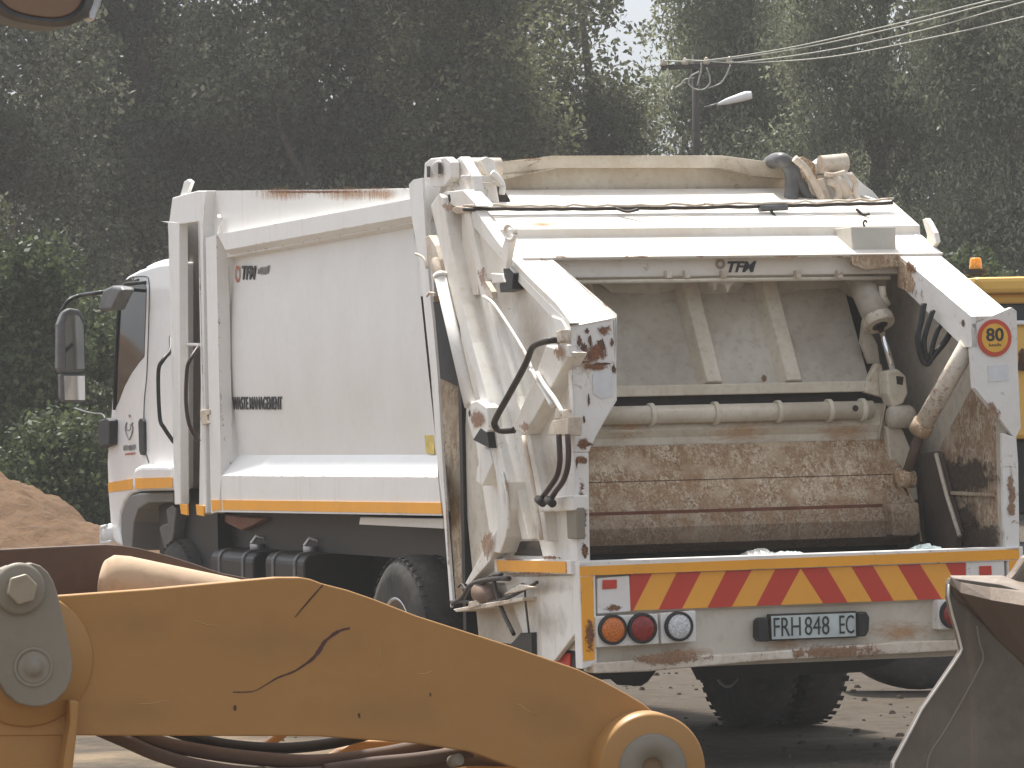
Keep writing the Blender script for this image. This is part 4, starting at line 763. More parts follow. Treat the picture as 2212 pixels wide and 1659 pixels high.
# litter in the hopper
def crumple(name, x0, x1, y0, y1, v, mt, label, cat, seed):
    r = random.Random(seed); mb = MB(); a = T(x0, y1, 1, v); b_ = T(x1, y1-3, 1, v); h = (T(x0, y0, 1, v).z-a.z)*.7; nx, ny = 16, 7; vs = []
    for j in range(ny):
        for i in range(nx):
            t = i/(nx-1); s = j/(ny-1); p = lerp(a, b_, t); vs.append((p.x, p.y+.18*(s-.5)+r.uniform(-.01, .01), p.z-.01+h*(sin(pi*t)**.5)*sin(pi*s)*r.uniform(.5, 1.15)))
    mb.add(vs, [[j*nx+i, j*nx+i+1, (j+1)*nx+i+1, (j+1)*nx+i] for j in range(ny-1) for i in range(nx-1)])
    o = mb.build(name, mt, None); tag(o, label, cat); o.matrix_world = truck_m; return o
truck_m = Matrix.Translation(T.O) @ Matrix.Rotation(T.yaw, 4, 'Z')
crumple('plastic_bag', 1606, 1668, 1174, 1196, .15, BAG, 'crumpled grey plastic bag lying on the rim of the truck hopper', 'plastic bag', 1)
crumple('plastic_wrapper', 1668, 1730, 1183, 1194, .12, PLATE, 'flat white wrapper on the hopper rim beside the crumpled bag', 'wrapper', 2)
crumple('rag', 1965, 2030, 1164, 1186, .12, RAG, 'blue grey rag lying on the right end of the hopper rim', 'rag', 3)

for q in ([(1080, 492), (1240, 496), (1250, 520), (1090, 516)], [(1110, 470), (1200, 474), (1210, 490), (1120, 486)]):
    stain([Vector((T(x, y, 1, 1.35).x, 1.20+(y_-.5)*.0+.36*f, 2.850+.002+.36*f*.4125)) for (x, y), y_, f in zip(q, (1, 1, 0, 0), (.35, .35, .05, .05))], ST_O, P)
for x0, x1 in ((520, 700), (640, 884), (760, 884)):
    stain([T(x0, 396, 0, .042-x0*1e-6), T(x1, 396, 0, .042-x0*1e-6), T(x1, 442, 0, .042-x0*1e-6), T(x0, 442, 0, .042-x0*1e-6)], ST_S, P, 'rust_run')
for x0, x1 in ((470, 900), (400, 470)): stain([T(x0, 409, 0, .041), T(x1, 409, 0, .041), T(x1, 420, 0, .041), T(x0, 420, 0, .041)], ST_D, P)
for q in ([(1236, 726), (1332, 716), (1334, 800), (1238, 804)], [(1238, 780), (1334, 772), (1334, 806), (1240, 806)], [(1238, 930), (1290, 930), (1280, 985), (1240, 985)], [(1242, 985), (1274, 985), (1276, 1216), (1246, 1216)]): stain(pv(q, -.004), ST_D, P)
stain(pv([(1240, 740), (1300, 735), (1300, 830), (1240, 835)], -.0035), ST_S, P, 'rust_run')
for q in ([(1110, 930), (1160, 930), (1175, 1060), (1130, 1060)], [(1080, 1020), (1112, 1020), (1112, 1120), (1085, 1120)], [(1120, 1080), (1190, 1080), (1190, 1200), (1130, 1200)]): stain(pu(q, -.1), ST_Y, P, 'grime_stain')
for q in ([(1940, 545), (1985, 560), (2000, 610), (1950, 600)],): stain(pu(q, b0.x-.008), ST_D, P)
for q in ([(1290, 1300), (1360, 1298), (1360, 1326), (1290, 1328)], [(1630, 1370), (1760, 1366), (1760, 1412), (1630, 1418)], [(1400, 1395), (1560, 1388), (1560, 1425), (1400, 1430)], [(1850, 1330), (2040, 1320), (2040, 1400), (1850, 1405)]): stain(pv(q, .027 if q[0][0] > 1300 else -.013), ST_O if q[0][0] > 1300 else ST_D, P)
for q in ([(1640, 800), (1662, 800), (1662, 836), (1640, 836)],): stain([T(x, y, 1, 1.04) for x, y in q], ST_D, P)
for q in ([(1290, 1400), (1600, 1385), (1600, 1445), (1290, 1450)], [(1600, 1385), (2000, 1370), (2000, 1430), (1600, 1440)]): stain(pv(q, -.065), ST_L, P)

SS = [([(1232, 975), (1280, 975), (1280, 1010), (1236, 1010)], 0), ([(1272, 700), (1334, 690), (1334, 730), (1300, 740)], 0), ([(1246, 1160), (1276, 1160), (1278, 1216), (1248, 1216)], 0), ([(1256, 1300), (1290, 1300), (1292, 1440), (1258, 1446)], 0), ([(2100, 830), (2160, 850), (2190, 945), (2150, 930)], 0), ([(2166, 950), (2200, 950), (2204, 1180), (2170, 1180)], 0), ([(2176, 1160), (2204, 1160), (2206, 1240), (2180, 1240)], 0)]
for q, k in SS: stain(pv(q, -.028 if q[0][1] > 1290 else -.005), ST_L if q[0][0] > 2000 else ST_D, P)
for q in ([(1066, 1205), (1150, 1205), (1150, 1212), (1068, 1212)], [(1150, 1195), (1232, 1200), (1232, 1213), (1150, 1213)], [(1068, 1232), (1232, 1236), (1234, 1246), (1070, 1243)]): stain(pu(q, -.064), ST_D, P)
for q in ([(1085, 1020), (1100, 1022), (1102, 1080), (1090, 1080)], [(945, 425), (990, 425), (990, 470), (950, 470)], [(1020, 560), (1060, 560), (1062, 640), (1030, 640)], [(1000, 860), (1058, 860), (1062, 950), (1005, 950)], [(1180, 735), (1232, 735), (1232, 790), (1190, 790)], [(1112, 900), (1150, 900), (1150, 945), (1112, 945)], [(1030, 1120), (1090, 1120), (1080, 1230), (1020, 1240)]): stain(pu(q, -.148 if q[0][0] == 1000 else -.112), ST_L, P)
for q in ([(1105, 1246), (1246, 1246), (1246, 1290), (1110, 1290)], [(1120, 1290), (1240, 1290), (1240, 1400), (1140, 1400)], [(1080, 560), (1200, 680), (1220, 900), (1120, 900)], [(1140, 940), (1240, 940), (1242, 1080), (1170, 1080)]): stain(pu(q, -.024), ST_Y, P, 'grime_stain')
for q in ([(958, 1010), (966, 1010), (975, 1290), (968, 1290)], [(925, 480), (934, 480), (944, 640), (934, 640)]): stain(pu(q, -.034), ST_L, P)
for x0, x1 in ((1180, 1240), (1330, 1420), (1490, 1530), (1640, 1760), (1790, 1835)):
    stain([T(x0, 558, 1, .895), T(x1, 558, 1, .895), T(x1, 551, 1, .895), T(x0, 551, 1, .895)], ST_L, P)
for q in ([(1100, 340), (1180, 338), (1180, 420), (1100, 430)], [(1500, 336), (1700, 345), (1700, 420), (1500, 420)]): stain(pv(q, 1.966), ST_Y, P, 'grime_stain')
for q in ([(1290, 862), (1420, 858), (1420, 970), (1285, 972)], [(1500, 900), (1700, 895), (1700, 968), (1500, 970)], [(1740, 905), (1910, 900), (1915, 965), (1740, 965)]): stain([Vector((p.x, .925 if p.z > 1.72 else .94, p.z)) for p in pv(q, .93)], ST_O, P)

# ================================================================== LOADER in front (arm, linkage, cylinder, hoses, bucket, head lamp)
loader = thing('front_loader', 'mustard yellow loader arm with grey link and brown steel bucket in the foreground', 'loader', L.O, L.yaw)
Q = loader
def lv(pts, v=0): return pv(pts, v, L)
arm = [(-700, 1395), (-300, 1330), (0, 1296), (110, 1288), (330, 1272), (500, 1256), (600, 1247), (650, 1247), (672, 1251), (695, 1260), (750, 1274), (808, 1294), (900, 1330), (1000, 1362), (1100, 1394), (1195, 1427), (1250, 1446), (1300, 1469), (1355, 1499), (1390, 1520), (1418, 1542), (1440, 1575), (1450, 1660), (1440, 1780), (1350, 1800), (1230, 1720), (1113, 1659), (1015, 1624), (900, 1606), (691, 1591), (170, 1589), (-300, 1592), (-700, 1680)]
ar = MB(); ar.prism(lv(arm), (0, .055, 0)); ar.build('lift_arm', YEL, Q, .005, 3)
# weld line of the arm and long scratch in the paint
rk0 = random.Random(17)
MB().prism(lv([(697, 1262), (699, 1264), (667, 1301), (638, 1334), (636.5, 1333), (664, 1299)], -.0015), (0, .003, 0)).build('weld_seam', RUSTD, Q)
cl_s = curve([(503, 1495, 2.2), (530, 1495, 2.6), (552, 1492, 2.2), (578, 1477, 2.6), (600, 1464, 3.4), (634, 1451, 4), (655, 1438, 4.4), (675, 1423, 7), (690, 1405, 9), (700, 1388, 7), (712, 1377, 6), (724, 1368, 7), (738, 1361, 4.5), (756, 1357, 5)], 4)
up_, dn_ = [], []
for k, p in enumerate(cl_s):
    d = (cl_s[min(k+1, len(cl_s)-1)]-cl_s[max(k-1, 0)]); d.z = 0; d.normalize(); w = p.z*.5*rk0.uniform(.8, 1.2); up_.append((p.x-d.y*w, p.y+d.x*w)); dn_.append((p.x+d.y*w, p.y-d.x*w))
sc_m = MB(); sc_m.strip(lv(up_, -.0012), lv(dn_, -.0012)); sc_m.build('long_scratch', plain('scratch_brown', (.085, .035, .03), .7), Q)
rk = random.Random(21)
for x, y, r in ((508, 1528, 4), (776, 1546, 3), (1355, 1600, 3), (930, 1500, 2.5)): MB().prism(lv([(x+r*cos(t)*rk.uniform(.6, 1.3), y+1.8*r*sin(t)*rk.uniform(.6, 1.3)) for t in [k*pi/4 for k in range(8)]], -.0015), (0, .003, 0)).build('paint_chip', RUSTD, Q)
for q in ([(380, 1290), (900, 1350), (860, 1480), (360, 1430)], [(150, 1300), (420, 1290), (430, 1400), (180, 1420)], [(600, 1480), (1000, 1440), (1050, 1600), (560, 1600)], [(1050, 1450), (1330, 1510), (1340, 1640), (1080, 1620)], [(180, 1480), (420, 1500), (420, 1588), (180, 1588)]):
    stain(lv(q, -.0008), ST_A, Q, 'dust_smear')
for a_, b_ in (((420, 1340), (470, 1352)), ((905, 1455), (935, 1448)), ((820, 1400), (823, 1440)), ((300, 1520), (360, 1512)), ((1120, 1520), (1160, 1545))):
    MB().tube(lv([a_, ((a_[0]+b_[0])/2, (a_[1]+b_[1])/2+3), b_], -.0005), .0009, 5).build('fine_scratch', plain('scratch_pale', (.55, .36, .16), .6), Q)
# pin boss
bc = L(1410, 1662, 1, -.08); bs = MB(); bs.lathe(bc, (0, 1, 0), [(0, .055), (0, .139), (.006, .146), (.075, .150), (.20, .150)], 72, 0, True); bs.build('pin_boss', YEL, Q, fix=False)
cp = MB(); cp.lathe(bc+Vector((0, -.004, 0)), (0, 1, 0), [(.02, 0), (.015, .030), (-.006, .034), (-.008, .088), (.004, .094), (.03, .094)], 60); cp.build('pivot_pin', GREY, Q, fix=False)
MB().disc(bc+Vector((0, .008, 0)), (0, -1, 0), .033, 30).build('pin_end', paint('dull_brass', (.25, .17, .09), (.15, .1, .06), .5), Q)
# bucket cylinder dusted with sand, dark inner frame behind the arm
cy = MB(); p0, p1 = L(222, 1250, 1, .30), L(700, 1336, 1, .30); cy.lathe(p0, (p1-p0), [(-.01, 0), (0, .05), (.02, .066), (.06, .070), (.62, .055)], 40); cy.build('tilt_cylinder', TAN, Q, fix=False)
fr = MB(); fr.prism(lv([(-600, 1215), (-300, 1200), (0, 1187), (120, 1181), (228, 1176), (260, 1178), (300, 1184), (360, 1199), (420, 1218), (480, 1238), (540, 1250), (700, 1290), (700, 1420), (-600, 1420)], .42), (0, .05, 0)); fr.build('inner_arm', BRN, Q, .004)
MB().prism(lv([(-600, 1213), (0, 1185), (0, 1192), (-600, 1222)], .415), (0, .01, 0)).build('inner_arm_edge', GREY, Q)
# grey link plate with bolt and recess
lk = [(-60, 1300), (-30, 1245), (0, 1230), (20, 1222), (45, 1221), (55, 1226), (58, 1218), (70, 1216), (88, 1222), (104, 1236), (116, 1256), (124, 1280), (131, 1308), (143, 1360), (152, 1400), (158, 1440), (153, 1470), (143, 1492), (122, 1514), (95, 1526), (70, 1527), (40, 1520), (15, 1500), (0, 1475), (-30, 1400)]
pl_ = MB(); pl_.prism(lv(lk, -.075), (0, .05, 0)); pl_.build('link_plate', GREY, Q, .006, 3)
bc2 = L(42, 1272, 1, -.078); bt_ = MB(); bt_.lathe(bc2, (0, -1, 0), [(-.005, .066), (.010, .064), (.014, .055), (.014, 0)], 44); bto = bt_.build('pin_washer', GREY, Q, fix=False)
hx = [bc2+Vector((cos(k*pi/3+.25)*.040, -.012, sin(k*pi/3+.25)*.040)) for k in range(6)]; MB().prism(hx, (0, -.030, 0)).build('hex_bolt', paint('bolt_tan', (.34, .29, .21), (.2, .15, .1), .4), bto, .004)
bc3 = L(72, 1441, 1, -.0745); rc_ = MB(); rc_.lathe(bc3, (0, -1, 0), [(.003, .050), (.006, .046), (.002, .042), (.0015, .0)], 40); rc_.lathe(bc3, (0, -1, 0), [(.004, .040), (.0035, .022), (.012, .020), (.012, 0)], 30); rc_.build('recessed_pin', paint('pin_tan', (.27, .24, .19), (.2, .15, .1), .4), Q, fix=False)
# yellow hub and front post below the link
hb = MB(); c = L(60, 1425, 1, -.015); hb.lathe(c, (0, 1, 0), [(0, 0), (0, .165), (.01, .17), (.1, .17)], 60); hb.build('arm_hub', YEL, Q, fix=False)
ps = MB(); ps.prism(lv([(-200, 1500), (165, 1515), (166, 1540), (158, 1620), (150, 1700), (140, 1900), (-200, 1900)], .005), (0, .20, 0)); ps.prism(lv([(150, 1512), (172, 1515), (168, 1570), (158, 1660), (150, 1800), (128, 1800), (138, 1640), (152, 1560)], -.06), (0, .28, 0)); ps.build('front_post', YEL, Q, .006)
ps = MB(); ps.prism(lv([(-760, -620), (-690, -620), (-690, 1300), (-420, 1330), (-380, 2800), (-900, 2800), (-900, 1300), (-760, 1300)], .1), (0, .3, 0)); ps.build('front_frame', YEL, Q, .02)
# hoses beneath the arm
for pts, r, mt, v in (([(200, 1570), (270, 1600), (340, 1630), (430, 1655), (560, 1672), (760, 1668)], .018, BRN, .10), ([(235, 1560), (330, 1600), (430, 1622), (540, 1637), (680, 1645), (830, 1628), (960, 1600)], .019, BRN, .12), ([(330, 1565), (430, 1597), (520, 1612), (620, 1616), (720, 1605), (800, 1585)], .015, RUB, .16), ([(700, 1665), (800, 1650), (900, 1640), (1020, 1622)], .018, BRN, .08), ([(780, 1675), (880, 1664), (1000, 1640), (1100, 1640)], .02, BRN, .13)):
    MB().tube(curve([L(x, y, 1, v) for x, y in pts], 8), r, 14).build('hydraulic_hose', mt, Q)
lo_ = MB(); lo_.prism(lv([(545, 1618), (578, 1600), (600, 1584), (625, 1588), (575, 1625)], .30), (0, .04, 0)); lo_.prism(lv([(700, 1640), (770, 1600), (900, 1600), (1000, 1630), (1150, 1700), (1150, 1900), (640, 1900)], .32), (0, .05, 0)); lo_.prism(lv([(1010, 1640), (1025, 1625), (1250, 1700), (1250, 1900), (985, 1900)], .18), (0, .3, 0)); lo_.build('lower_frame', YEL, Q, .006)
MB().cyl(L(975, 1646, 1, .05), L(992, 1640, 1, .02), .016, 12).build('hose_fitting', GREY, Q)
# bucket
BV = -.05
bk = MB(); side = [(2055, 1248), (2050, 1262), (2049, 1290), (2058, 1330), (2070, 1370), (2078, 1402), (2074, 1412), (2060, 1434), (2030, 1478), (1992, 1533), (1960, 1594), (1931, 1648), (1925, 1720), (2000, 1900), (2600, 1980), (2700, 1700), (2500, 1340), (2260, 1290), (2160, 1262)]
bk.prism(lv(side, BV), (0, .03, 0)); bko = bk.build('bucket_side', BUCK, Q, .004)
rim_ = lv([(1925, 1720), (1931, 1648), (1960, 1594), (1992, 1533), (2030, 1478), (2060, 1434), (2074, 1412), (2078, 1402), (2070, 1370), (2058, 1330), (2049, 1290), (2050, 1262)], BV-.004)
MB().tube(rim_, .0035, 8).build('bucket_edge', plain('painted_edge_light', (.62, .58, .52), .35, .5), bko)  # pale tube paints the sunlit line along the bucket edge
MB().tube(curve(lv([(2110, 1352), (2116, 1390), (2124, 1420), (2112, 1450), (2080, 1510), (2040, 1580), (2008, 1630), (2000, 1680)], BV-.001), 4), .003, 6).build('weld_seam', GREY, bko)
bb = MB(); back = [(2049, 1290), (2058, 1330), (2078, 1404), (1992, 1533), (1931, 1648), (1925, 1720)]; a = lv(back, BV+.02); bb.strip([p for p in a], [p+Vector((.9, 1.3, 0)) for p in a]); bb.build('bucket_back', BUCK, bko, fix=False)
lp = MB(); A = [L(2053, 1246, 1, BV-.01), L(2075, 1258, 1, BV-.01), L(2140, 1270, 1, BV-.02), L(2260, 1288, 1, BV-.04), L(2500, 1335, 1, BV-.06)]
B_ = [L(2053, 1262, 1, BV-.01), L(2075, 1280, 1, BV-.03), L(2140, 1296, 1, BV-.06), L(2260, 1316, 1, BV-.11), L(2500, 1365, 1, BV-.15)]
C_ = [L(2053, 1243, 1, BV+.2), L(2080, 1243, 1, BV+.2), L(2165, 1243, 1, BV+.2), L(2200, 1256, 1, BV+.2), L(2500, 1300, 1, BV+.2)]
D_ = [L(2062, 1290, 1, BV-.004), L(2090, 1310, 1, BV-.004), L(2160, 1385, 1, BV-.004), L(2260, 1480, 1, BV-.004), L(2500, 1700, 1, BV-.004)]
lp.strip(A, B_, 0); lp.strip(C_, A, 0); lp.build('bucket_lip', BUCKL, bko, fix=False)
lp = MB(); lp.strip(B_, D_); lp.build('bucket_gusset', paint('gusset_brown', (.17, .125, .095), (.12, .09, .07), .5, 0, rough=.6, metal=.2), bko, fix=False)
lp = MB(); lp.prism(lv([(2170, 1262), (2195, 1235), (2215, 1205), (2300, 1150), (2500, 1150), (2500, 1300), (2212, 1268)], BV+.25), (0, .05, 0)); lp.build('bucket_corner', BUCKL, bko, .01)
# lamp hanging from the loader, upper left
la = MB(); ax = Vector((.25, -1, -.12)).normalized(); lc = L(88, -22, 1, .2)
def ell(cx_, cy_, rx, ry, v, n=40, p=2.6, rot=.16):
    q = []
    for k in range(n):
        t = 2*pi*k/n; x = math.copysign(abs(cos(t))**(2/p), cos(t))*rx; y = math.copysign(abs(sin(t))**(2/p), sin(t))*ry; q.append(L(cx_+x*cos(rot)-y*sin(rot), cy_+x*sin(rot)+y*cos(rot), 1, v))
    return q
la.prism(ell(85, -30, 122, 84, .12), (0, .16, 0)); hl = la.build('head_lamp', GREYD, Q, .008, 3)
la = MB(); la.prism(ell(88, -34, 96, 70, .112), (0, .02, 0)); la.build('lamp_lens', LTAN, hl, .004)
la = MB(); a = ell(85, -30, 122, 84, .12); b_ = ell(86, -32, 104, 76, .10); la.strip(a+a[:1], b_+b_[:1], 0, True); la.build('lamp_rim', GREYD, hl, fix=False)
la = MB(); la.prism(lv([(196, -80), (250, -80), (204, 45), (190, 40)], .16), (0, .06, 0)); la.build('lamp_bracket', ALU, hl, .004)
la = MB(); la.prism(lv([(60, -90), (100, -90), (100, -620), (-700, -620), (-700, -560), (60, -560)], .2), (0, .05, 0)); la.build('lamp_bracket', YEL, Q, .01)

# ================================================================== yellow vehicle behind the truck, right
vy = thing('yellow_machine', 'yellow construction machine with amber beacon parked behind the right side of the garbage truck', 'construction machine', (7.2, 33.5, GZ), radians(8))
VF = Frame((7.2, 33.5, 0), radians(8)); vv = lambda pts, v=0: [p-Vector((0, 0, GZ)) for p in pv(pts, v, VF)]
VF2 = lambda x, y, v: VF(x, y, 1, v)-Vector((0, 0, GZ))
m_ = MB(); m_.prism(vv([(2104, 599), (2500, 592), (2500, 628), (2120, 634)], -.1), (0, 1.7, 0)); m_.prism(vv([(2125, 634), (2500, 628), (2500, 654), (2135, 656)], 0), (0, 1.5, 0)); m_.build('cab_roof', YELV, vy, .03)
m_ = MB(); m_.prism(vv([(2130, 656), (2500, 652), (2500, 690), (2140, 694)], .05), (0, 1.4, 0)); m_.build('cab_window', GLASS, vy, .01)
m_ = MB(); m_.prism(vv([(2140, 693), (2500, 688), (2500, 700), (2140, 702)], -.03), (0, 1.5, 0)); m_.build('window_frame', CAB, vy, .01)
m_ = MB(); m_.prism(vv([(2140, 700), (2500, 697), (2500, 948), (2150, 949)], 0), (0, 1.4, 0)); m_.build('side_panel', YELV, vy, .03)
m_ = MB(); m_.prism(vv([(2000, 949), (2500, 947), (2500, 1090), (2320, 1110), (2010, 1115)], .1), (0, 1.6, 0)); m_.build('engine_frame', BLACK, vy, .02)
m_ = MB(); m_.tube(vv([(2204, 760), (2212, 765), (2206, 800)], -.03), .03, 8); m_.build('handle', RUSTD, vy)
for px in (1985, 2560):
    c = VF2(px, 1350, .0); c.z = .60
    w_ = MB(); w_.lathe(c+Vector((0, -.1, 0)), (0, 1, 0), [(0, .30), (.0, .42), (-.02, .52), (.03, .59), (.1, .60), (.32, .60), (.40, .59), (.44, .5), (.42, .3)], 48); wo = w_.build('wheel', TYRE, vy, fix=False)
    MB().lathe(c+Vector((0, -.1, 0)), (0, 1, 0), [(.0, .31), (.08, .27), (.1, .0)], 32).build('rim', YELV, wo, fix=False)
m_ = MB(); m_.prism(vv([(2190, 1180), (2212, 1175), (2500, 1175), (2500, 1300), (2220, 1300), (2196, 1240)], -.2), (0, .6, 0)); m_.build('mudguard', GREYD, vy, .02)
bc_ = VF2(2108, 597, .6); b_ = MB(); b_.lathe(bc_, (0, 0, 1), [(0, .03), (.02, .09), (.03, .075), (.05, .085)], 28); bo = b_.build('beacon_base', BLACK, vy, fix=False)
b_ = MB(); b_.lathe(bc_+Vector((0, 0, .05)), (0, 0, 1), [(0, .046), (.065, .038), (.075, .03), (.077, 0)], 28); b_.build('beacon_lens', LBCN, bo, fix=False)

# ================================================================== pole, cross-arm, street lamp, wires
D = 72
pw = thing('utility_pole', 'dark wooden utility pole with cross-arm, insulators and a white street lamp', 'utility pole', (G(1507, 870, 1, D).x, D, GZ))
off = Vector(pw.location); g = lambda x, y, v=D: G(x, y, 1, v)-off
m_ = MB(); m_.tube([g(1511, 1040), g(1508, 560), g(1505, 335), g(1501, 118)], .1, 14, rad=[.07, .062, .055, .05]); m_.build('pole', WOOD, pw)
m_ = MB(); m_.prism([g(1428, 140, D-.12), g(1600, 133, D-.12), g(1600, 144, D-.12), g(1428, 151, D-.12)], (0, .1, 0)); m_.build('cross_arm', WOOD, pw, .005)
for x in (1434, 1480, 1526, 1576):
    m_ = MB(); m_.lathe(g(x, 142-(x-1434)*.03, D-.15), (0, 0, 1), [(0, .02), (.01, .045), (.04, .05), (.06, .03), (.09, .035), (.11, .0)], 14); m_.build('insulator', plain('porcelain%d' % x, (.42, .36, .28), .4), pw)
m_ = MB(); m_.tube([g(1521, 233), g(1560, 222)], .018, 8); m_.build('lamp_arm', GREYD, pw)
m_ = MB(); m_.tube([g(1548, 226), g(1570, 219), g(1598, 211), g(1612, 207), g(1624, 205)], .05, 14, rad=[.015, .045, .062, .068, .055]); m_.build('lamp_head', CAB, pw)
for pts in ([(1510, 155), (1492, 165), (1488, 180), (1500, 192), (1520, 193), (1533, 180), (1532, 162), (1526, 146)], [(1530, 190), (1556, 180), (1570, 160), (1578, 140)], [(1458, 190), (1470, 183), (1480, 172), (1500, 168)], [(1506, 185), (1514, 155), (1515, 135)], [(1442, 148), (1446, 180), (1440, 190)]):
    m_ = MB(); m_.tube(curve([g(x, y, D-.3) for x, y in pts], 5), .012, 6); m_.build('cable_loop', WIRE, pw)
wires = (('topmost', [(1436, 131), (1520, 131), (1700, 104), (1900, 60), (2060, 20), (2212, -22), (2700, -190)]), ('second', [(1480, 130), (1560, 129), (1740, 102), (1960, 54), (2140, 8), (2212, -8), (2700, -150)]), ('third', [(1526, 132), (1600, 134), (1780, 110), (1990, 66), (2212, 4), (2700, -130)]), ('lowest', [(1576, 134), (1640, 135), (1800, 122), (2000, 84), (2212, 36), (2700, -90)]))
for nme, pts in wires:
    m_ = MB(); m_.tube(curve([G(x, y, 1, D-.2-(x-1436)*.022) for x, y in pts], 10), .0085, 6); o = m_.build('power_line', WIRE, None)
    tag(o, '%s of the four thin wires running up right from the pole cross-arm' % nme, 'wire', 'power lines on the pole')

# ================================================================== trees
def leaves(name, mat, parent, clumps, n, size, asp=.5, droop=.0, sp=.9, gap=None, rng=RNG):
    """crown: n leaf faces in clumps (x,y,z,r)"""
    C = np.array(clumps); w = C[:, 3]**2.2; idx = rng.choice(len(C), n, p=w/w.sum())
    d = rng.normal(size=(n, 3)); d /= np.linalg.norm(d, axis=1)[:, None]; rad = rng.random(n)**.45
    p = C[idx, :3]+d*(rad*C[idx, 3]*sp)[:, None]*np.array([1, 1, .9])
    if gap is not None: p = p[~gap(p, rng)]
    n = len(p); 
    a = rng.normal(size=(n, 3)); a[:, 2] -= droop*2; a /= np.linalg.norm(a, axis=1)[:, None]
    b = rng.normal(size=(n, 3)); b -= a*(a*b).sum(1)[:, None]; b /= np.linalg.norm(b, axis=1)[:, None]
    s = size*rng.uniform(.6, 1.35, n)[:, None]; c = np.cross(a, b)
    v = np.stack([p-a*s*.5, p+b*s*asp*.5+c*s*.05, p+a*s*.5, p-b*s*asp*.5+c*s*.05], 1).reshape(-1, 3)
    me = bpy.data.meshes.new(name); me.vertices.add(4*n); me.vertices.foreach_set('co', v.astype(np.float32).ravel())
    me.loops.add(4*n); me.loops.foreach_set('vertex_index', np.arange(4*n, dtype=np.int32)); me.polygons.add(n)
    me.polygons.foreach_set('loop_start', np.arange(0, 4*n, 4, dtype=np.int32)); me.polygons.foreach_set('loop_total', np.full(n, 4, dtype=np.int32))
    me.materials.append(mat); me.update(calc_edges=True); o = bpy.data.objects.new(name, me); COL.objects.link(o); o.parent = parent; return o
def mkclumps(cx_, cy_, rx, ry, z0, z1, n, rmin, rmax, rng, shell=.3):
    out = []
    while len(out) < n:
        d = rng.normal(size=3); d /= np.linalg.norm(d); r = shell+(1-shell)*rng.random(); zc = (z0+z1)/2
        t = d*r; z = zc+t[2]*(z1-z0)/2; 
        if z < z0: continue
        k = 1.15 if z < zc else 1.
        out.append((cx_+t[0]*rx*k, cy_+t[1]*ry*k, z, rng.uniform(rmin, rmax)))
    return out
def tree(name, label, px, d, rxp, z0, z1, mat, n, leaf, kind_group='trees along the back of the yard', ncl=70, cl=(.5, 1.1), lean=0, seed=1, gap=None, asp=.5, droop=0, ry=None):
    rng = np.random.default_rng(seed); x = (px-CX)/FD*d; rx = rxp/FD*d; ry = ry or rx*.7
    t = thing(name, label, 'tree', (x, d, GZ), 0, kind_group)
    cl_ = mkclumps(0, 0, rx, ry, z0, z1, ncl, cl[0], cl[1], rng)
    leaves('crown', mat, t, cl_, n, leaf, asp, droop, gap=(lambda p, r: gap(p+np.array([x, d, 0]), r)) if gap else None, rng=rng)
    m_ = MB(); r0 = random.Random(seed); H = z1*.8; 
    tr = curve([(0, 0, -.2), (r0.uniform(-.2, .2), r0.uniform(-.2, .2), H*.35), (lean*.5+r0.uniform(-.3, .3), r0.uniform(-.3, .3), H*.7), (lean, 0, H)], 5)
    m_.tube(tr, .2, 10, rad=[.24*(1-.8*i/(len(tr)-1)) for i in range(len(tr))])
    for k in range(14):
        c = cl_[r0.randrange(len(cl_))]; i = max(2, min(len(tr)-3, int(c[2]/H*.7*len(tr)))); s = tr[i]; e = Vector(c[:3]); md = (s+e)/2+Vector((r0.uniform(-.3, .3), r0.uniform(-.2, .2), r0.uniform(0, .5)))
        b = curve([s, md, e], 4); m_.tube(b, .05, 6, rad=[.07*(1-.85*j/(len(b)-1)) for j in range(len(b))])
    m_.build('trunk', BARK, t); return t
def PX(p): return CX+FD*p[:, 0]/p[:, 1], HOR-FD*(p[:, 2]-CAMZ+GZ)/p[:, 1]
# the open sky between two crowns, thin foliage around it (in metres beside the crown)
def gapA(p, rng):
    x = p[:, 0]/p[:, 1]*80; z = p[:, 2]
    core = (np.abs(x-(2.13+.03*(z-7.5))) < .10+.08*(z-7)) & (z > 8.1)
    thin = (np.exp(-((x-1.35)/.8)**2-((z-7.9)/.9)**2)*.72 > rng.random(len(x)))
    hole = (np.exp(-((x-6.4)/.22)**2-((z-8.0)/.55)**2)*1.3 > rng.random(len(x)))
    return core | thin | hole
TR = (  # px, dist, half width px, z0, z1, material, leaves, leaf size, label
 (-60, 78, 300, .3, 11.5, LEAF_D, 62000, .115, 'tall dark tree at the left edge above the dirt mound'),
 (330, 82, 290, .3, 12.5, LEAF_D, 62000, .11, 'tall dark green tree rising behind the cab of the garbage truck'),
 (700, 80, 270, .3, 12.0, LEAF_D, 60000, .11, 'dense dark tree behind the middle of the truck body'),
 (1030, 79, 230, .3, 10.8, LEAF_M, 50000, .11, 'olive green tree with lit top behind the top pivots of the truck'),
 (1275, 81, 150, .3, 10.2, LEAF_M, 26000, .105, 'loose airy tree with sky showing through, left of the utility pole'),
 (1600, 84, 230, .3, 12.0, LEAF_R, 56000, .105, 'grey green tree directly behind the utility pole and street lamp'),
 (1890, 80, 240, .3, 12.5, LEAF_R, 58000, .105, 'tall grey green tree under the wires, right of the street lamp'),
 (2200, 78, 250, .3, 12.5, LEAF_R, 58000, .105, 'tall grey green tree at the right edge above the yellow machine'),
)
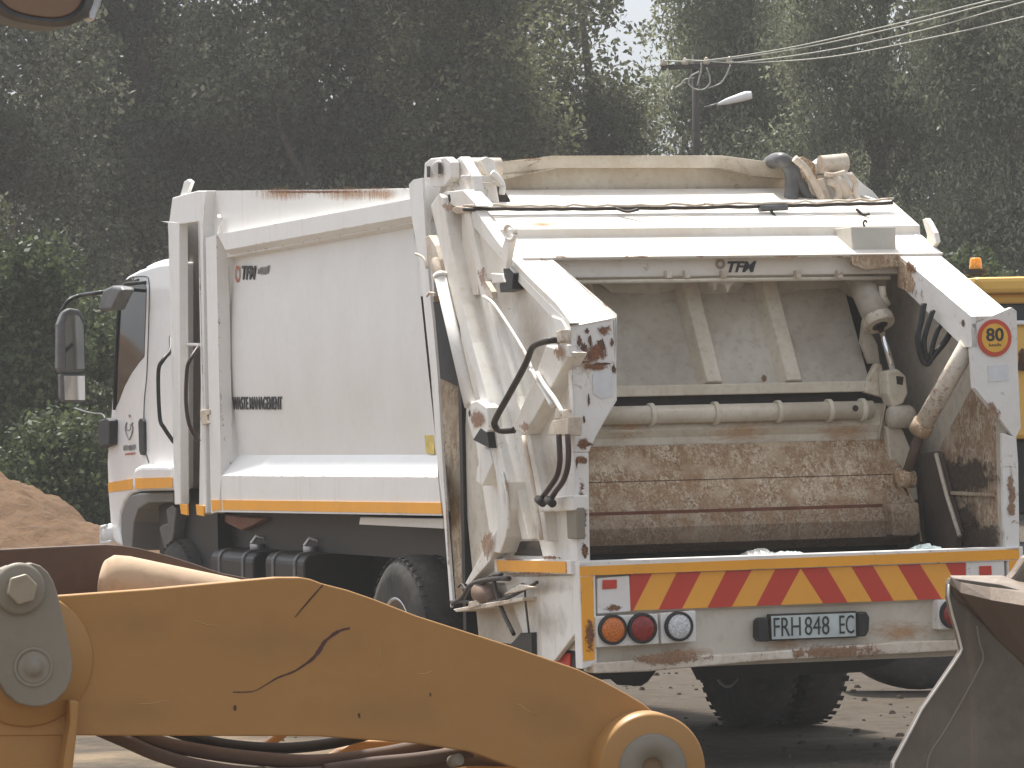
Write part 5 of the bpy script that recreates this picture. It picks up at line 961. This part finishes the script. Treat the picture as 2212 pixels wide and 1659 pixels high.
for i, (px, d, rx, z0, z1, mt, n, lf, lab) in enumerate(TR):
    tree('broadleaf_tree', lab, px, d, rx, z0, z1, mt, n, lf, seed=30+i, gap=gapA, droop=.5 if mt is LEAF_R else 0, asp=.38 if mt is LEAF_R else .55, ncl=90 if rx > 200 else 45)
BACK = ((-250, 'farthest left'), (180, 'behind the left pair of crowns'), (560, 'behind the middle of the row'), (900, 'behind the olive green tree'), (1130, 'left of the open gap of sky'), (1640, 'right of the open gap of sky'), (2000, 'behind the tree under the wires'), (2380, 'farthest right'))
for i, (px, lab) in enumerate(BACK):
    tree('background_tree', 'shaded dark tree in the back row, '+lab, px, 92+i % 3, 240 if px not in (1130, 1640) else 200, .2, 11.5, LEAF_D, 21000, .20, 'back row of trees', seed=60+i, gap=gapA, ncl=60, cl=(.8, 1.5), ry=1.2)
# bushes nearer on the left and the undergrowth behind the truck
def bush(px, d, rxp, z1, mt, n, lf, lab, seed, cat='bush', name='bush'):
    rng = np.random.default_rng(seed); x = (px-CX)/FD*d; rx = rxp/FD*d; t = thing(name, lab, cat, (x, d, GZ), 0, 'bushes at the edge of the yard')
    cl_ = mkclumps(0, 0, rx, rx*.6, 0., z1, 46, .28, .6, rng, .5); leaves('foliage', mt, t, cl_, n, lf, .6, rng=rng)
    m_ = MB(); r0 = random.Random(seed)
    for k in range(9):
        c = Vector(cl_[k*4][:3]); b = curve([(r0.uniform(-.2, .2), 0, -.1), c*.5+Vector((0, 0, .3)), c], 4); m_.tube(b, .03, 6, rad=[.035*(1-.8*j/(len(b)-1)) for j in range(len(b))])
    m_.build('stem', BARK, t); return t
bush(20, 58, 150, 4.0, LEAF_B, 26000, .085, 'leafy light green bush at the left edge behind the dirt mound', 91)
bush(190, 60, 150, 3.2, LEAF_B, 22000, .085, 'green bush between the dirt mound and the truck mirror', 92)
bush(-120, 62, 160, 5.0, LEAF_M, 24000, .09, 'olive bush cut off by the left edge of the picture', 93)
bush(120, 52, 110, 1.9, LEAF_B, 15000, .075, 'low bright bush beside the truck bumper behind the mound', 94)
bush(2120, 60, 130, 3.8, LEAF_B, 18000, .09, 'leafy green shrub behind the amber beacon of the yellow machine', 95)
bush(1950, 64, 150, 3.2, LEAF_R, 15000, .09, 'grey green shrub beside the right arm of the garbage truck', 96)

# ------------------------------------------------------------------ hazy air
hz_ = MB(); hz_.box((-45, -6, -1.4), (45, 130, 16)); ho = hz_.build('haze', [], None)
hm = bpy.data.materials.new('hazy_air'); hm.use_nodes = True; ht = hm.node_tree; ht.nodes.remove(ht.nodes['Principled BSDF'])
pv_ = ht.nodes.new('ShaderNodeVolumePrincipled'); pv_.inputs['Color'].default_value = (.93, .93, .92, 1); pv_.inputs['Density'].default_value = .00075; pv_.inputs['Anisotropy'].default_value = .2
ht.links.new(pv_.outputs[0], ht.nodes['Material Output'].inputs['Volume']); ho.data.materials.append(hm); ho['kind'] = 'stuff'
